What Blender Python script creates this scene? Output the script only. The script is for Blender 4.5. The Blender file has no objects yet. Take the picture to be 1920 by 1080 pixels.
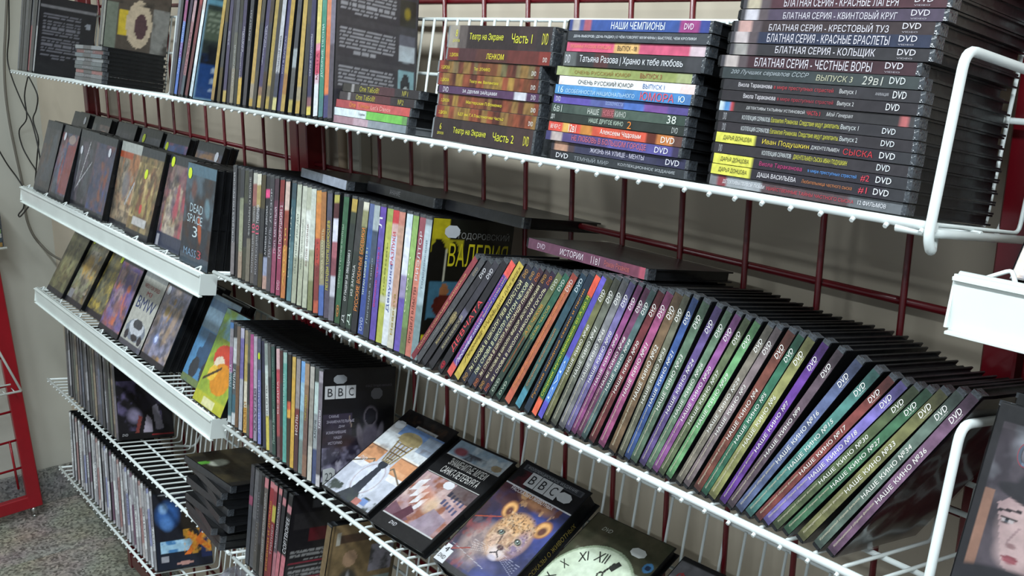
import bpy, bmesh, math, random
import numpy as np
from mathutils import Matrix, Vector
from mathutils.geometry import delaunay_2d_cdt

S = bpy.context.scene
COL = S.collection
# ------------------------------------------------------------------ camera
CAMR = np.array([[0.62641331, 0.20441632, -0.7522103],
                 [0.77942236, -0.15144262, 0.60791934],
                 [0.01035194, -0.96709829, -0.25419232]])
FPX = 1900.47
EYE = 1.70
cd = bpy.data.cameras.new('camera')
cam = bpy.data.objects.new('camera', cd)
COL.objects.link(cam)
cd.sensor_width = 36.0
cd.lens = 36.0 * FPX / 1920.0
cd.clip_start = 0.02
m = Matrix.Identity(4)
for i in range(3):
    m[i][0] = CAMR[i, 0]; m[i][1] = -CAMR[i, 1]; m[i][2] = -CAMR[i, 2]
m[2][3] = EYE
cam.matrix_world = m
S.camera = cam
# ------------------------------------------------------------------ world, lights, exposure
w = bpy.data.worlds.new('world'); S.world = w; w.use_nodes = True
w.node_tree.nodes['Background'].inputs[0].default_value = (0.80, 0.90, 1.0, 1)
w.node_tree.nodes['Background'].inputs[1].default_value = 0.42
S.view_settings.view_transform = 'Standard'
S.view_settings.look = 'None'
S.view_settings.gamma = 1.0
S.view_settings.exposure = 0.14
try: S.view_settings.use_curve_mapping = False
except Exception: pass
LIGHTS = [  # x, y, z, length, width, power
    (-1.10, -0.25, 2.80, 1.25, 0.16, 34.0),
    (-2.75, -0.25, 2.80, 1.25, 0.16, 15.0),
    (0.55, -0.25, 2.80, 1.25, 0.16, 42.0),
    (-0.4, -1.9, 2.80, 1.25, 0.16, 30.0),
]
for i, (x, y, z, L, W, P) in enumerate(LIGHTS):
    ld = bpy.data.lights.new('fluorescent_light', 'AREA')
    ld.shape = 'RECTANGLE'; ld.size = L; ld.size_y = W; ld.energy = P
    ld.color = (0.86, 0.95, 1.0)
    lo = bpy.data.objects.new('fluorescent_light', ld); COL.objects.link(lo)
    lo.location = (x, y, z - 0.06)

# ------------------------------------------------------------------ helpers
TILT = 0.1719
F0 = 0.68
ZS = {1: -.135, 2: -.428, 3: -.718, 4: -.985, 5: -1.247, 12: -.447, 13: -.722, 31: -.172, 32: -.452}

def lin(c):
    if isinstance(c, str):
        c = [int(c[i:i + 2], 16) for i in (0, 2, 4)]
    c = np.array(c[:3], float) / 255.0
    return np.where(c <= .04045, c / 12.92, ((c + .055) / 1.055) ** 2.4)

def xu(s, u, z=0.0, dy=0.0):
    """x on shelf s (height z over its floor, dy behind its rail) of photo column u"""
    O = np.array([0, F0, ZS[s]]) + dy * np.array([0, math.cos(TILT), -math.sin(TILT)]) + z * np.array([0, math.sin(TILT), math.cos(TILT)])
    a = CAMR.T @ O; b = CAMR.T @ np.array([1, 0, 0]); k = (u - 960) / FPX
    return float((k * a[2] - a[0]) / (b[0] - k * b[2]))

def onY(u, v, y):
    r = CAMR @ np.array([(u - 960) / FPX, (v - 540) / FPX, 1.0])
    p = r * (y / r[1]); return Vector((p[0], p[1], p[2] + EYE))

def onX(u, v, x):
    r = CAMR @ np.array([(u - 960) / FPX, (v - 540) / FPX, 1.0])
    p = r * (x / r[0]); return Vector((p[0], p[1], p[2] + EYE))

def shelf_mat(s, dy=0.0):
    return Matrix.Translation((0, F0, ZS[s] + EYE)) @ Matrix.Rotation(-TILT, 4, 'X') @ Matrix.Translation((0, dy, 0))

_m = {}
def mat(name, color=(128, 128, 128), rough=.4, coat=0.0, noise=0.0, nscale=30.0, bump=0.0, metal=0.0, attr=False, bscale=60.0, spec=.5):
    if name in _m: return _m[name]
    M = bpy.data.materials.new(name); M.use_nodes = True
    nt = M.node_tree; b = nt.nodes['Principled BSDF']
    b.inputs['Roughness'].default_value = rough
    b.inputs['Metallic'].default_value = metal
    b.inputs['Coat Weight'].default_value = coat
    b.inputs['Coat Roughness'].default_value = .12
    b.inputs['Specular IOR Level'].default_value = spec
    tc = nt.nodes.new('ShaderNodeTexCoord')
    n = nt.nodes.new('ShaderNodeTexNoise'); n.inputs['Scale'].default_value = nscale; n.inputs['Detail'].default_value = 5
    nt.links.new(tc.outputs['Object'], n.inputs['Vector'])
    ramp = nt.nodes.new('ShaderNodeMapRange')
    ramp.inputs['From Min'].default_value = .3; ramp.inputs['From Max'].default_value = .7
    ramp.inputs['To Min'].default_value = 1 - noise; ramp.inputs['To Max'].default_value = 1 + noise
    nt.links.new(n.outputs['Fac'], ramp.inputs['Value'])
    mx = nt.nodes.new('ShaderNodeVectorMath'); mx.operation = 'SCALE'
    if attr:
        a = nt.nodes.new('ShaderNodeAttribute'); a.attribute_name = 'Col'
        nt.links.new(a.outputs['Color'], mx.inputs[0])
    else:
        mx.inputs[0].default_value = tuple(lin(color))
    nt.links.new(ramp.outputs['Result'], mx.inputs['Scale'])
    nt.links.new(mx.outputs['Vector'], b.inputs['Base Color'])
    if bump:
        n2 = nt.nodes.new('ShaderNodeTexNoise'); n2.inputs['Scale'].default_value = bscale; n2.inputs['Detail'].default_value = 3
        nt.links.new(tc.outputs['Object'], n2.inputs['Vector'])
        bp = nt.nodes.new('ShaderNodeBump'); bp.inputs['Strength'].default_value = bump; bp.inputs['Distance'].default_value = .004
        nt.links.new(n2.outputs['Fac'], bp.inputs['Height'])
        nt.links.new(bp.outputs['Normal'], b.inputs['Normal'])
        nt.links.new(bp.outputs['Normal'], b.inputs['Coat Normal'])
    _m[name] = M
    return M

PLASTIC = mat('black_plastic', (24, 25, 27), .32, .15, .25, 40, .15, spec=.4)
CLEARP = mat('clear_grey_plastic', (120, 124, 128), .25, .5, .2, 60, .25)
SLEEVE = mat('sleeve_glint_grey', (66, 70, 75), .14, .7, .5, 160, .5, bscale=200)  # grey puts the silvery glints of the clear sleeve into the colour
PRINT = mat('glossy_print', attr=True, rough=.35, coat=.35, noise=.16, nscale=90, bump=.22, bscale=35)
NKPRINT = mat('mottled_print', attr=True, rough=.3, coat=.5, noise=.55, nscale=60, bump=.3, bscale=60)
WHITEW = mat('white_epoxy_wire', (226, 234, 232), .35, .2, .04, 20)
WHITEM = mat('white_sheet_metal', (222, 230, 226), .4, .2, .05, 14)
RED = mat('dark_red_enamel', (98, 8, 20), .35, .25, .12, 25)
_ink = {}
def ink(c):
    k = c if isinstance(c, str) else '%02x%02x%02x' % tuple(c)
    if k not in _ink:
        _ink[k] = mat('ink_' + k, k, .45, .2, .05, 50)
    return _ink[k]

def obj(name, me, M, parent=None, mw=None):
    o = bpy.data.objects.new(name, me); COL.objects.link(o)
    if M is not None and not me.materials: me.materials.append(M)
    if parent: o.parent = parent
    if mw is not None: o.matrix_local = mw
    return o

def tag(o, label=None, cat=None, group=None, kind=None):
    if label: o['label'] = label
    if cat: o['category'] = cat
    if group: o['group'] = group
    if kind: o['kind'] = kind
    return o

def thing(name, label, cat, group=None, mw=None):
    o = bpy.data.objects.new(name, None); COL.objects.link(o); o.empty_display_size = .02
    if mw is not None: o.matrix_world = mw
    return tag(o, label, cat, group)

def boxes_mesh(name, L, bevel=0.0):
    bm = bmesh.new()
    for (x0, x1, y0, y1, z0, z1) in L:
        r = bmesh.ops.create_cube(bm, size=1.0)
        for v in r['verts']:
            v.co = Vector((x0 + (v.co.x + .5) * (x1 - x0), y0 + (v.co.y + .5) * (y1 - y0), z0 + (v.co.z + .5) * (z1 - z0)))
    if bevel:
        bmesh.ops.bevel(bm, geom=bm.edges[:], offset=bevel, segments=1, affect='EDGES')
    me = bpy.data.meshes.new(name); bm.to_mesh(me); bm.free(); return me

def tube_mesh(name, paths, r, n=6, smooth=True, cap=True):
    V = []; Fc = []
    for P in paths:
        P = [Vector(p) for p in P]; base = len(V); prev = None
        for i, p in enumerate(P):
            if i == 0: d = P[1] - P[0]
            elif i == len(P) - 1: d = P[-1] - P[-2]
            else: d = (P[i + 1] - p).normalized() + (p - P[i - 1]).normalized()
            d.normalize()
            if prev is None:
                up = Vector((0, 0, 1)) if abs(d.z) < .9 else Vector((1, 0, 0))
                a = d.cross(up).normalized()
            else:
                a = (prev - d * prev.dot(d)).normalized()
            prev = a; b = d.cross(a)
            for k in range(n):
                t = 2 * math.pi * k / n
                V.append(p + (a * math.cos(t) + b * math.sin(t)) * r)
        for i in range(len(P) - 1):
            for k in range(n):
                Fc.append((base + i * n + k, base + i * n + (k + 1) % n, base + (i + 1) * n + (k + 1) % n, base + (i + 1) * n + k))
        if cap:
            Fc.append(tuple(base + k for k in reversed(range(n))))
            Fc.append(tuple(base + (len(P) - 1) * n + k for k in range(n)))
    me = bpy.data.meshes.new(name); me.from_pydata([tuple(v) for v in V], [], Fc)
    if smooth:
        me.polygons.foreach_set('use_smooth', [len(p.vertices) == 4 for p in me.polygons])
    me.update(); return me

def bend(P, rad=.012, k=4):
    """round the corners of a polyline"""
    P = [Vector(p) for p in P]; out = [P[0]]
    for i in range(1, len(P) - 1):
        a = (P[i - 1] - P[i]); b = (P[i + 1] - P[i]); ra = min(rad, a.length * .45, b.length * .45)
        p0 = P[i] + a.normalized() * ra; p1 = P[i] + b.normalized() * ra
        for j in range(k + 1):
            t = j / k
            out.append(p0 * (1 - t) ** 2 + P[i] * 2 * t * (1 - t) + p1 * t * t)
    out.append(P[-1]); return out

def cmesh(name, arr, w, h, wave=0.0):
    """flat print: grid of w x h metres, one vertex per texel, arr[row from the bottom, col, rgb] linear"""
    R_, C_ = arr.shape[:2]
    xs = np.linspace(0, w, C_); ys = np.linspace(0, h, R_)
    X, Y = np.meshgrid(xs, ys)
    V = np.zeros((R_ * C_, 3)); V[:, 0] = X.ravel(); V[:, 1] = Y.ravel()
    i, j = np.meshgrid(np.arange(R_ - 1), np.arange(C_ - 1), indexing='ij')
    a = (i * C_ + j).ravel()
    Fq = np.stack([a, a + 1, a + C_ + 1, a + C_], 1)
    me = bpy.data.meshes.new(name)
    me.vertices.add(len(V)); me.vertices.foreach_set('co', V.ravel())
    me.loops.add(Fq.size); me.loops.foreach_set('vertex_index', Fq.ravel().astype(np.int32))
    me.polygons.add(len(Fq)); me.polygons.foreach_set('loop_start', np.arange(0, Fq.size, 4, dtype=np.int32))
    at = me.attributes.new('Col', 'FLOAT_COLOR', 'POINT')
    c = np.ones((R_ * C_, 4)); c[:, :3] = arr.reshape(-1, 3)
    at.data.foreach_set('color', c.ravel())
    me.update(calc_edges=True); return me

_rng = np.random.RandomState(7)
def vnoise(h, w, gh, gw, seed):
    r = np.random.RandomState(seed).rand(gh + 2, gw + 2)
    y = np.linspace(0, gh, h, endpoint=False); x = np.linspace(0, gw, w, endpoint=False)
    yi = y.astype(int); xi = x.astype(int); fy = (y - yi)[:, None]; fx = (x - xi)[None, :]
    fy = fy * fy * (3 - 2 * fy); fx = fx * fx * (3 - 2 * fx)
    a = r[yi][:, xi]; b = r[yi][:, xi + 1]; c = r[yi + 1][:, xi]; d = r[yi + 1][:, xi + 1]
    return (a * (1 - fx) + b * fx) * (1 - fy) + (c * (1 - fx) + d * fx) * fy

def fbm(h, w, g, seed, asp=1.0):
    o = np.zeros((h, w)); amp = .5; s = 0
    for k in range(4):
        gg = max(1, int(g * 2 ** k)); o += amp * vnoise(h, w, max(1, int(gg * asp)), gg, seed + k * 13); s += amp; amp *= .55
    return o / s

class Art:
    """a print painted in unit coordinates, x to the right, y up"""
    def __init__(s, w, h, c):
        s.w, s.h = w, h; s.a = np.zeros((h, w, 3)) + lin(c)
        s.Y, s.X = np.meshgrid((np.arange(h) + .5) / h, (np.arange(w) + .5) / w, indexing='ij')
    def put(s, mask, c, al=1.0):
        m_ = (mask.astype(float) * al)[..., None]; s.a = s.a * (1 - m_) + lin(c) * m_; return s
    def rect(s, x0, y0, x1, y1, c, al=1.0):
        return s.put((s.X >= x0) & (s.X < x1) & (s.Y >= y0) & (s.Y < y1), c, al)
    def ell(s, cx, cy, rx, ry, c, al=1.0, rot=0, soft=0.0):
        dx = (s.X - cx); dy = (s.Y - cy) * 1.407
        ry = ry * 1.407
        u = dx * math.cos(rot) + dy * math.sin(rot); v = -dx * math.sin(rot) + dy * math.cos(rot)
        d = np.sqrt((u / rx) ** 2 + (v / ry) ** 2)
        if soft: return s.put(np.clip((1 - d) / soft, 0, 1), c, al)
        return s.put(d < 1, c, al)
    def poly(s, P, c, al=1.0):
        inside = np.zeros(s.X.shape, bool); n = len(P)
        for i in range(n):
            x0, y0 = P[i]; x1, y1 = P[(i + 1) % n]
            if y0 == y1: continue
            cond = ((y0 > s.Y) != (y1 > s.Y)) & (s.X < (x1 - x0) * (s.Y - y0) / (y1 - y0) + x0)
            inside ^= cond
        return s.put(inside, c, al)
    def line(s, p, q, wd, c, al=1.0):
        px, py = p; qx, qy = q; py *= 1.407; qy *= 1.407
        dx, dy = qx - px, qy - py; L = dx * dx + dy * dy + 1e-9
        t = np.clip(((s.X - px) * dx + (s.Y * 1.407 - py) * dy) / L, 0, 1)
        d = np.hypot(s.X - px - t * dx, s.Y * 1.407 - py - t * dy)
        return s.put(d < wd, c, al)
    def tex(s, c, g, seed, lo=.45, hi=.7, x0=0, y0=0, x1=1, y1=1, al=1.0):
        n = fbm(s.h, s.w, g, seed, 1.4); mk = np.clip((n - lo) / (hi - lo), 0, 1)
        mk = mk * ((s.X >= x0) & (s.X < x1) & (s.Y >= y0) & (s.Y < y1)); return s.put(mk, c, al)
    def paras(s, x0, y0, x1, y1, n, c, seed=1):
        r = np.random.RandomState(seed); hh = (y1 - y0) / n
        for i in range(n):
            y = y1 - (i + .5) * hh; x = x0; xe = x1 if i < n - 1 else x0 + (x1 - x0) * .5
            if i == n - 1: x = x0 + (x1 - x0) * .25; xe = x + (x1 - x0) * .4
            while x < xe:
                L = r.uniform(.02, .09); s.rect(x, y - hh * .25, min(x + L, xe), y + hh * .25, c); x += L + .012
        return s

_txt = {}
def text_mesh(s, w, h, bold=.02, shear=0.0, spacing=1.0):
    k = (s, round(w, 4), round(h, 4), bold, shear)
    if k in _txt: return _txt[k]
    c = bpy.data.curves.new('lettering', 'FONT'); c.body = s; c.resolution_u = 2; c.offset = min(bold, .05) * .8; c.shear = shear; c.fill_mode = 'NONE'
    o = bpy.data.objects.new('tmp', c); COL.objects.link(o)
    dg = bpy.context.evaluated_depsgraph_get(); dg.update()
    src = bpy.data.meshes.new_from_object(o.evaluated_get(dg))
    COL.objects.unlink(o); bpy.data.objects.remove(o)
    nv = len(src.vertices); co = np.zeros(nv * 3); src.vertices.foreach_get('co', co); co = co.reshape(-1, 3)[:, :2]
    ed = np.zeros(len(src.edges) * 2, dtype=np.int32); src.edges.foreach_get('vertices', ed); ed = ed.reshape(-1, 2)
    # orient every outline along its run and fill by winding number (the letters' strokes overlap)
    nb = {}
    for i_, j_ in ed.tolist(): nb.setdefault(i_, []).append(j_); nb.setdefault(j_, []).append(i_)
    used = set(); DE = []
    for v0 in range(nv):
        if v0 in used or v0 not in nb: continue
        nxt = v0 + 1 if v0 + 1 in nb[v0] else nb[v0][0]
        prev, cur = v0, nxt; used.add(v0); DE.append((v0, nxt))
        while cur != v0 and cur not in used:
            used.add(cur); cand = [q_ for q_ in nb[cur] if q_ != prev]
            if not cand: break
            prev, cur = cur, cand[0]; DE.append((prev, cur))
    V2, _, F2, _, _, _ = delaunay_2d_cdt([Vector(p_) for p_ in co], ed.tolist(), [], 0, 1e-5)
    W2 = np.array([tuple(v_) for v_ in V2]); F3 = np.array([tuple(f_) for f_ in F2 if len(f_) == 3])
    cen = W2[F3].mean(1); A_ = co[[d_[0] for d_ in DE]]; B_ = co[[d_[1] for d_ in DE]]
    py = cen[:, 1:2]; up = (A_[:, 1] <= py) & (B_[:, 1] > py); dn = (A_[:, 1] > py) & (B_[:, 1] <= py)
    isl = (B_[:, 0] - A_[:, 0]) * (py - A_[:, 1]) - (cen[:, 0:1] - A_[:, 0]) * (B_[:, 1] - A_[:, 1])
    wn = (up & (isl > 0)).sum(1) - (dn & (isl < 0)).sum(1)
    F3 = F3[wn != 0]
    keep, inv = np.unique(F3, return_inverse=True); F3 = inv.reshape(-1, 3); W2 = W2[keep]
    mn_ = W2.min(0); d = np.maximum(W2.max(0) - mn_, 1e-6); W2 = (W2 - mn_) / d * np.array([w, h])
    bpy.data.meshes.remove(src)
    me = bpy.data.meshes.new('lettering'); me.from_pydata([(x_, y_, 0) for x_, y_ in W2.tolist()], [], F3.tolist()); me.update(); _txt[k] = me; return me

def put_text(parent, s, x, y, w, h, color, frame, bold=.02, shear=0.0, name='lettering', lift=.0005):
    """text with lower-left corner (x, y) in the 2-D frame of a face"""
    me = text_mesh(s, w, h, bold, shear)
    if me.materials and me.materials[0] != ink(color): me = me.copy(); me.materials.clear()
    return obj(name, me, ink(color), parent, frame @ Matrix.Translation((x, y, lift)))

# 2-D frames of a case's faces (case: x = thickness, y = depth from the spine, z = height)
def fr_spine(t):   # text runs up the spine
    return Matrix(((0, -1, 0, t), (0, 0, -1, -.0004), (1, 0, 0, 0), (0, 0, 0, 1)))
def fr_front(t):
    return Matrix(((0, 0, 1, t + .0004), (1, 0, 0, 0), (0, 1, 0, 0), (0, 0, 0, 1)))
def fr_back(t, d=.135):
    return Matrix(((0, 0, -1, -.0004), (-1, 0, 0, d), (0, 1, 0, 0), (0, 0, 0, 1)))

_sh = {}
def shell(t, H=.19, D=.135, mn=''):
    k = (round(t, 4), H, D, mn)
    if k in _sh: return _sh[k]
    p = .0016
    me = boxes_mesh('case_shell', [(0, t, 0, .009, 0, H), (0, p, .009, D, 0, H), (t - p, t, .009, D, 0, H),
                                   (p, t - p, .009, D - .004, .0028, H - .0028),
                                   (p * .5, t - p * .5, D - .03, D - .0015, H * .42, H * .58)])
    bm = bmesh.new(); bm.from_mesh(me)
    ed = [e for e in bm.edges if all(abs(v.co.y) < 1e-6 for v in e.verts) and abs(e.verts[0].co.x - e.verts[1].co.x) < 1e-6]
    bmesh.ops.bevel(bm, geom=ed, offset=min(.0012, t * .12), segments=2, affect='EDGES')
    bm.to_mesh(me); bm.free(); _sh[k] = me; return me

_seed = [100]
def spine_mesh(t, segs, H=.19, mott=.10, rows=56, gain=1.0):
    """segs: list of (start fraction, colour)"""
    _seed[0] += 1
    cols = 3; a = np.zeros((rows, cols, 3))
    fr = (np.arange(rows) + .5) / rows
    for i, f_ in enumerate(fr):
        c = [lin(s_[1]) for s_ in segs if s_[0] <= f_ + 1e-6][-1]; a[i] = c
    r = np.random.RandomState(_seed[0])
    a *= (1 + mott * (r.rand(rows, cols, 1) - .5) * 2)
    g = a.mean(2, keepdims=True); a = (g + (a - g) * .86) * gain
    me = cmesh('spine_insert', a.transpose(1, 0, 2), H - .007, t - .0003); return me

_sl = {}
def sleeve(t, H):
    k = (round(t, 4), H)
    if k not in _sl:
        _sl[k] = boxes_mesh('sleeve_edge_glint', [(.0004, t - .0004, -.0008, .011, H - .0036, H + .0004)])  # strip over the case head, added for the glint along the sleeve edge
    return _sl[k]
def case(segs, t=.0088, label='', texts=(), mw=None, H=.19, D=.135, front=None, back=None, pm=None, cat='dvd case', group=None, name='dvd_case', mott=.12, sm=None, edge=True):
    o = thing(name, label, cat, group, mw)
    obj('case_shell', shell(t, H, D, (sm or PLASTIC).name), sm or PLASTIC, o)
    fs = fr_spine(t)
    if segs:
        obj('spine_insert', spine_mesh(t, segs, H, mott, 56, .86 if pm else 1.06), pm or PRINT, o, fs @ Matrix.Translation((.0035, .00015, 0)))
    if edge: obj('sleeve_edge_glint', sleeve(t, H), SLEEVE, o)
    for tx in texts:
        s_, a0, a1, hf, c = tx[:5]; yo = tx[5] if len(tx) > 5 else .5; b = tx[6] if len(tx) > 6 else .02; sh = tx[7] if len(tx) > 7 else 0
        hh = (t - .0003) * hf
        put_text(o, s_, .0035 + a0 * (H - .007), .0001 + (t - .0003) * yo - hh / 2, (a1 - a0) * (H - .007), hh, c, fs, b, sh)
    if front is not None: cover(o, front, t, H, D, 'front_cover', fr_front(t))
    if back is not None: cover(o, back, t, H, D, 'back_cover', fr_back(t, D))
    return o

def cover(o, art, t, H, D, nm, fr):
    c = obj(nm, cmesh(nm, art.a, D - .0022, H - .002), PRINT, o, fr @ Matrix.Translation((.0012, .001, 0)))
    return c

def dvd_logo(c='e8e8ea', z=.86, L=.075):
    return ('DVD', z, z + L, .62, c, .56, .03, .25)

def LEAN(s, x, th, dy=0.0, z=0.0, yaw=0.0):
    return shelf_mat(s, dy) @ Matrix.Translation((x, 0, z)) @ Matrix.Rotation(th, 4, 'Y') @ Matrix.Rotation(yaw, 4, 'Z')
# ------------------------------------------------------------------ the room
WY = 0.92; WX = -3.66
PLASTER = mat('beige_plaster', (198, 187, 168), .8, 0, .07, 4, .12, bscale=12)
def struct(name, me, M, mw=None, parent=None):
    o = obj(name, me, M, parent, mw)
    if parent is None: o['kind'] = 'structure'
    return o
struct('wall_back', boxes_mesh('wall_back', [(WX - .1, 3.2, WY, WY + .1, 0, 2.9)]), PLASTER)
struct('wall_left', boxes_mesh('wall_left', [(WX - .1, WX, -3.2, WY, 0, 2.9)]), mat('pale_grey_plaster', (186, 186, 176), .8, 0, .06, 4, .12, bscale=12))
struct('ceiling', boxes_mesh('ceiling', [(WX - .1, 3.2, -3.2, WY + .1, 2.9, 3.0)]), mat('white_ceiling_paint', (225, 225, 222), .8))

def granite(name, base, d1, d2, sc):
    M = bpy.data.materials.new(name); M.use_nodes = True; nt = M.node_tree; b = nt.nodes['Principled BSDF']
    b.inputs['Roughness'].default_value = .38
    tc = nt.nodes.new('ShaderNodeTexCoord')
    v = nt.nodes.new('ShaderNodeTexVoronoi'); v.inputs['Scale'].default_value = sc
    n = nt.nodes.new('ShaderNodeTexNoise'); n.inputs['Scale'].default_value = 5; n.inputs['Detail'].default_value = 6
    nt.links.new(tc.outputs['Object'], v.inputs['Vector']); nt.links.new(tc.outputs['Object'], n.inputs['Vector'])
    r = nt.nodes.new('ShaderNodeValToRGB')
    sep = nt.nodes.new('ShaderNodeSeparateColor'); nt.links.new(v.outputs['Color'], sep.inputs[0])
    nt.links.new(sep.outputs[0], r.inputs[0])
    cr = r.color_ramp; cr.elements[0].color = (*lin(d1), 1); cr.elements[1].color = (*lin(d2), 1)
    e = cr.elements.new(.5); e.color = (*lin(base), 1)
    mx = nt.nodes.new('ShaderNodeMix'); mx.data_type = 'RGBA'; mx.blend_type = 'MULTIPLY'; mx.inputs[0].default_value = .5
    nt.links.new(r.outputs[0], mx.inputs[6]); nt.links.new(n.outputs['Color'], mx.inputs[7])
    nt.links.new(mx.outputs[2], b.inputs['Base Color']); return M
GRAN = granite('speckled_granite', 'a8a49a', '6a675f', 'cfc9bc', 130)
GRAN2 = granite('grey_granite_plinth', '8f8d88', '5d5b58', 'b0aca4', 150)
fl = struct('floor', boxes_mesh('floor', [(WX - .1, 3.2, -3.2, WY, -.1, -.006)]), mat('dark_grout', (70, 64, 56), .9))
tm = boxes_mesh('tile', [(0.0015, .3985, .0015, .3985, -.008, 0)], .001)
for i in range(7):
    for j in range(6):
        o = obj('tile', tm, GRAN, fl, Matrix.Translation((WX + .4 * i, WY - .4 * (j + 1), 0)))
struct('baseboard_left', boxes_mesh('baseboard_left', [(WX, WX + .012, -3.2, WY, 0, .13)], .002), GRAN2)
struct('baseboard_back', boxes_mesh('baseboard_back', [(WX + .012, 3.2, WY - .012, WY, 0, .13)], .002), GRAN2)
for i, (x, y, z, L, W, P) in enumerate(LIGHTS):
    t_ = thing('ceiling_light', ['twin tube fluorescent light above the middle of the rack', 'twin tube fluorescent light above the far end of the rack', 'twin tube fluorescent light above the near end of the rack', 'twin tube fluorescent light further out from the rack'][i], 'ceiling light', 'ceiling lights', Matrix.Translation((x, y, z)))
    obj('housing', boxes_mesh('housing', [(-L / 2 - .02, L / 2 + .02, -W / 2 - .02, W / 2 + .02, 0.035, .1)], .004), WHITEM, t_)
    for s_ in (-1, 1):
        obj('tube', tube_mesh('tube', [[(-L / 2, s_ * W * .28, .018), (L / 2, s_ * W * .28, .018)]], .012, 8), mat('tube_glass', (240, 245, 250), .3), t_)

# ------------------------------------------------------------------ red wall grids
GY = 0.87
HB = [.309, .027, -.254, -.443, -.724, -.91, -1.19, -1.38]
def grid_panel(x0, x1, first, label):
    t_ = thing('wall_grid', label, 'wall grid', None, Matrix.Translation((x0, GY, 0)))
    W = x1 - x0
    pm = boxes_mesh('post', [(0, .03, -.012, .022, 0.05, 2.35)], .002)
    obj('post', pm, RED, t_); obj('post', pm, RED, t_, Matrix.Translation((W - .03, 0, 0)))
    wm = tube_mesh('upright_wire', [[(0, 0, .08), (0, 0, 2.33)]], .0034, 8)
    x = first
    while x < x1 - .04:
        if x > x0 + .035: obj('upright_wire', wm, RED, t_, Matrix.Translation((x - x0, 0, 0)))
        x += .0937
    hm = tube_mesh('cross_bar', [[(.02, .006, 0), (W - .02, .006, 0)]], .0042, 8)
    for z in HB: obj('cross_bar', hm, RED, t_, Matrix.Translation((0, 0, z + EYE)))
    obj('end_rail', boxes_mesh('end_rail', [(.03, W - .03, -.01, .02, 2.31, 2.35)], .002), RED, t_)
    obj('end_rail', boxes_mesh('end_rail', [(.03, W - .03, -.01, .02, .06, .1)], .002), RED, t_)
    return t_
grid_panel(-2.95, -1.690, -2.883, 'dark red steel wall grid behind the far game shelves')
grid_panel(-1.684, -.372, -1.6117, 'dark red steel wall grid behind the film shelves in the middle')
grid_panel(-.366, .90, -.272, 'dark red steel wall grid at the near right edge')
# pipes on the wall behind the joint of the grids
t_ = obj('wall_conduit', tube_mesh('wall_conduit', [bend([(-1.605, .905, 2.4), (-1.605, .905, 1.40), (-1.60, .905, 1.36)], .02)], .009, 10), mat('beige_conduit', (190, 168, 140), .5)); tag(t_, 'thin beige conduit running down the wall beside the red posts', 'pipe')
t_ = obj('wall_channel', boxes_mesh('wall_channel', [(-1.575, -1.53, .895, .92, .2, 2.5)], .003), mat('pale_cable_channel', (176, 172, 158), .6)); tag(t_, 'pale flat cable channel on the wall right of the thin conduit', 'cable channel')

# ------------------------------------------------------------------ wire shelves
WR = .0019
def wire_shelf(s, x0, x1, label, lip=False, fence=.166, phase=0.0, loopR=False, loopL=False, depth=.15, lh=.121):
    t_ = thing('wire_shelf', label, 'wire shelf', 'white wire shelves', shelf_mat(s) @ Matrix.Translation((x0, 0, 0)))
    W = x1 - x0
    yb = depth
    obj('front_rail', tube_mesh('front_rail', [[(0, 0, -.0035), (W, 0, -.0035)]], .0036, 10), WHITEW, t_)
    obj('middle_rail', tube_mesh('middle_rail', [[(0, .07, -.0052), (W, .07, -.0052)]], .0027, 8), WHITEW, t_)
    for z in (fence * .53, fence):
        obj('back_rail', tube_mesh('back_rail', [[(0, yb + .004, z), (W, yb + .004, z)]], .0027, 8), WHITEW, t_)
    wm = tube_mesh('cross_wire', [bend([(0, -.0045, -.0088), (0, .004, -.0022), (0, yb, -.0015), (0, yb, fence)], .008, 3)], WR, 6)
    n = int(W / .0281)
    for i in range(n):
        x = .012 + phase + i * .0281
        if x < W - .003: obj('cross_wire', wm, WHITEW, t_, Matrix.Translation((x, 0, 0)))
    for sd, on_ in ((W, loopR), (0, loopL)):
        if on_:
            obj('side_loop', tube_mesh('side_loop', [bend([(sd - .012, .022, -.012), (sd - .002, .004, -.022), (sd - .002, -.004, -.012), (sd - .002, -.005, lh), (sd - .002, yb + .004, lh), (sd - .002, yb + .004, 0)], .014, 5)], .0038, 10), WHITEW, t_)
            obj('side_rail', tube_mesh('side_rail', [bend([(sd - .03, 0, -.008), (sd - .002, .004, -.008), (sd - .002, yb, -.006)], .012)], .0034, 8), WHITEW, t_)
        else:
            obj('side_rail', tube_mesh('side_rail', [[(sd + (-.003 if sd else .003), 0, -.004), (sd + (-.003 if sd else .003), yb, -.004)]], .0027, 8), WHITEW, t_)
    # hooks to the grid
    for x in (.04, W / 2, W - .04):
        obj('bracket', tube_mesh('bracket', [bend([(x, yb - .02, -.006), (x, yb + .03, -.012), (x, yb + .045, .02)], .01)], .003, 6), WHITEW, t_)
    if lip:
        Mi = Matrix.Rotation(TILT, 4, 'X')
        obj('price_strip', boxes_mesh('price_strip', [(0, W, -.0135, -.012, -.034, .004), (0, W, -.016, -.008, .002, .005), (0, W, -.018, -.011, -.0365, -.034)], .0004), WHITEM, t_, Mi)
        obj('end_rail', tube_mesh('end_rail', [[(0, -.006, .004), (W, -.006, .004)]], .0024, 8), WHITEW, t_)
        x = .03
        hm = tube_mesh('lip_hook', [bend([(-.014, -.004, .004), (0, .004, .013), (.008, -.004, .004)], .004, 3)], .0017, 6)
        while x < W - .02:
            obj('lip_hook', hm, WHITEW, t_, Matrix.Translation((x, 0, 0))); x += .165
        for sd in (0, W):
            obj('end_bracket', boxes_mesh('end_bracket', [(sd - .001, sd + .001, -.012, .02, -.034, .004)]), WHITEM, t_)
    return t_
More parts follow.
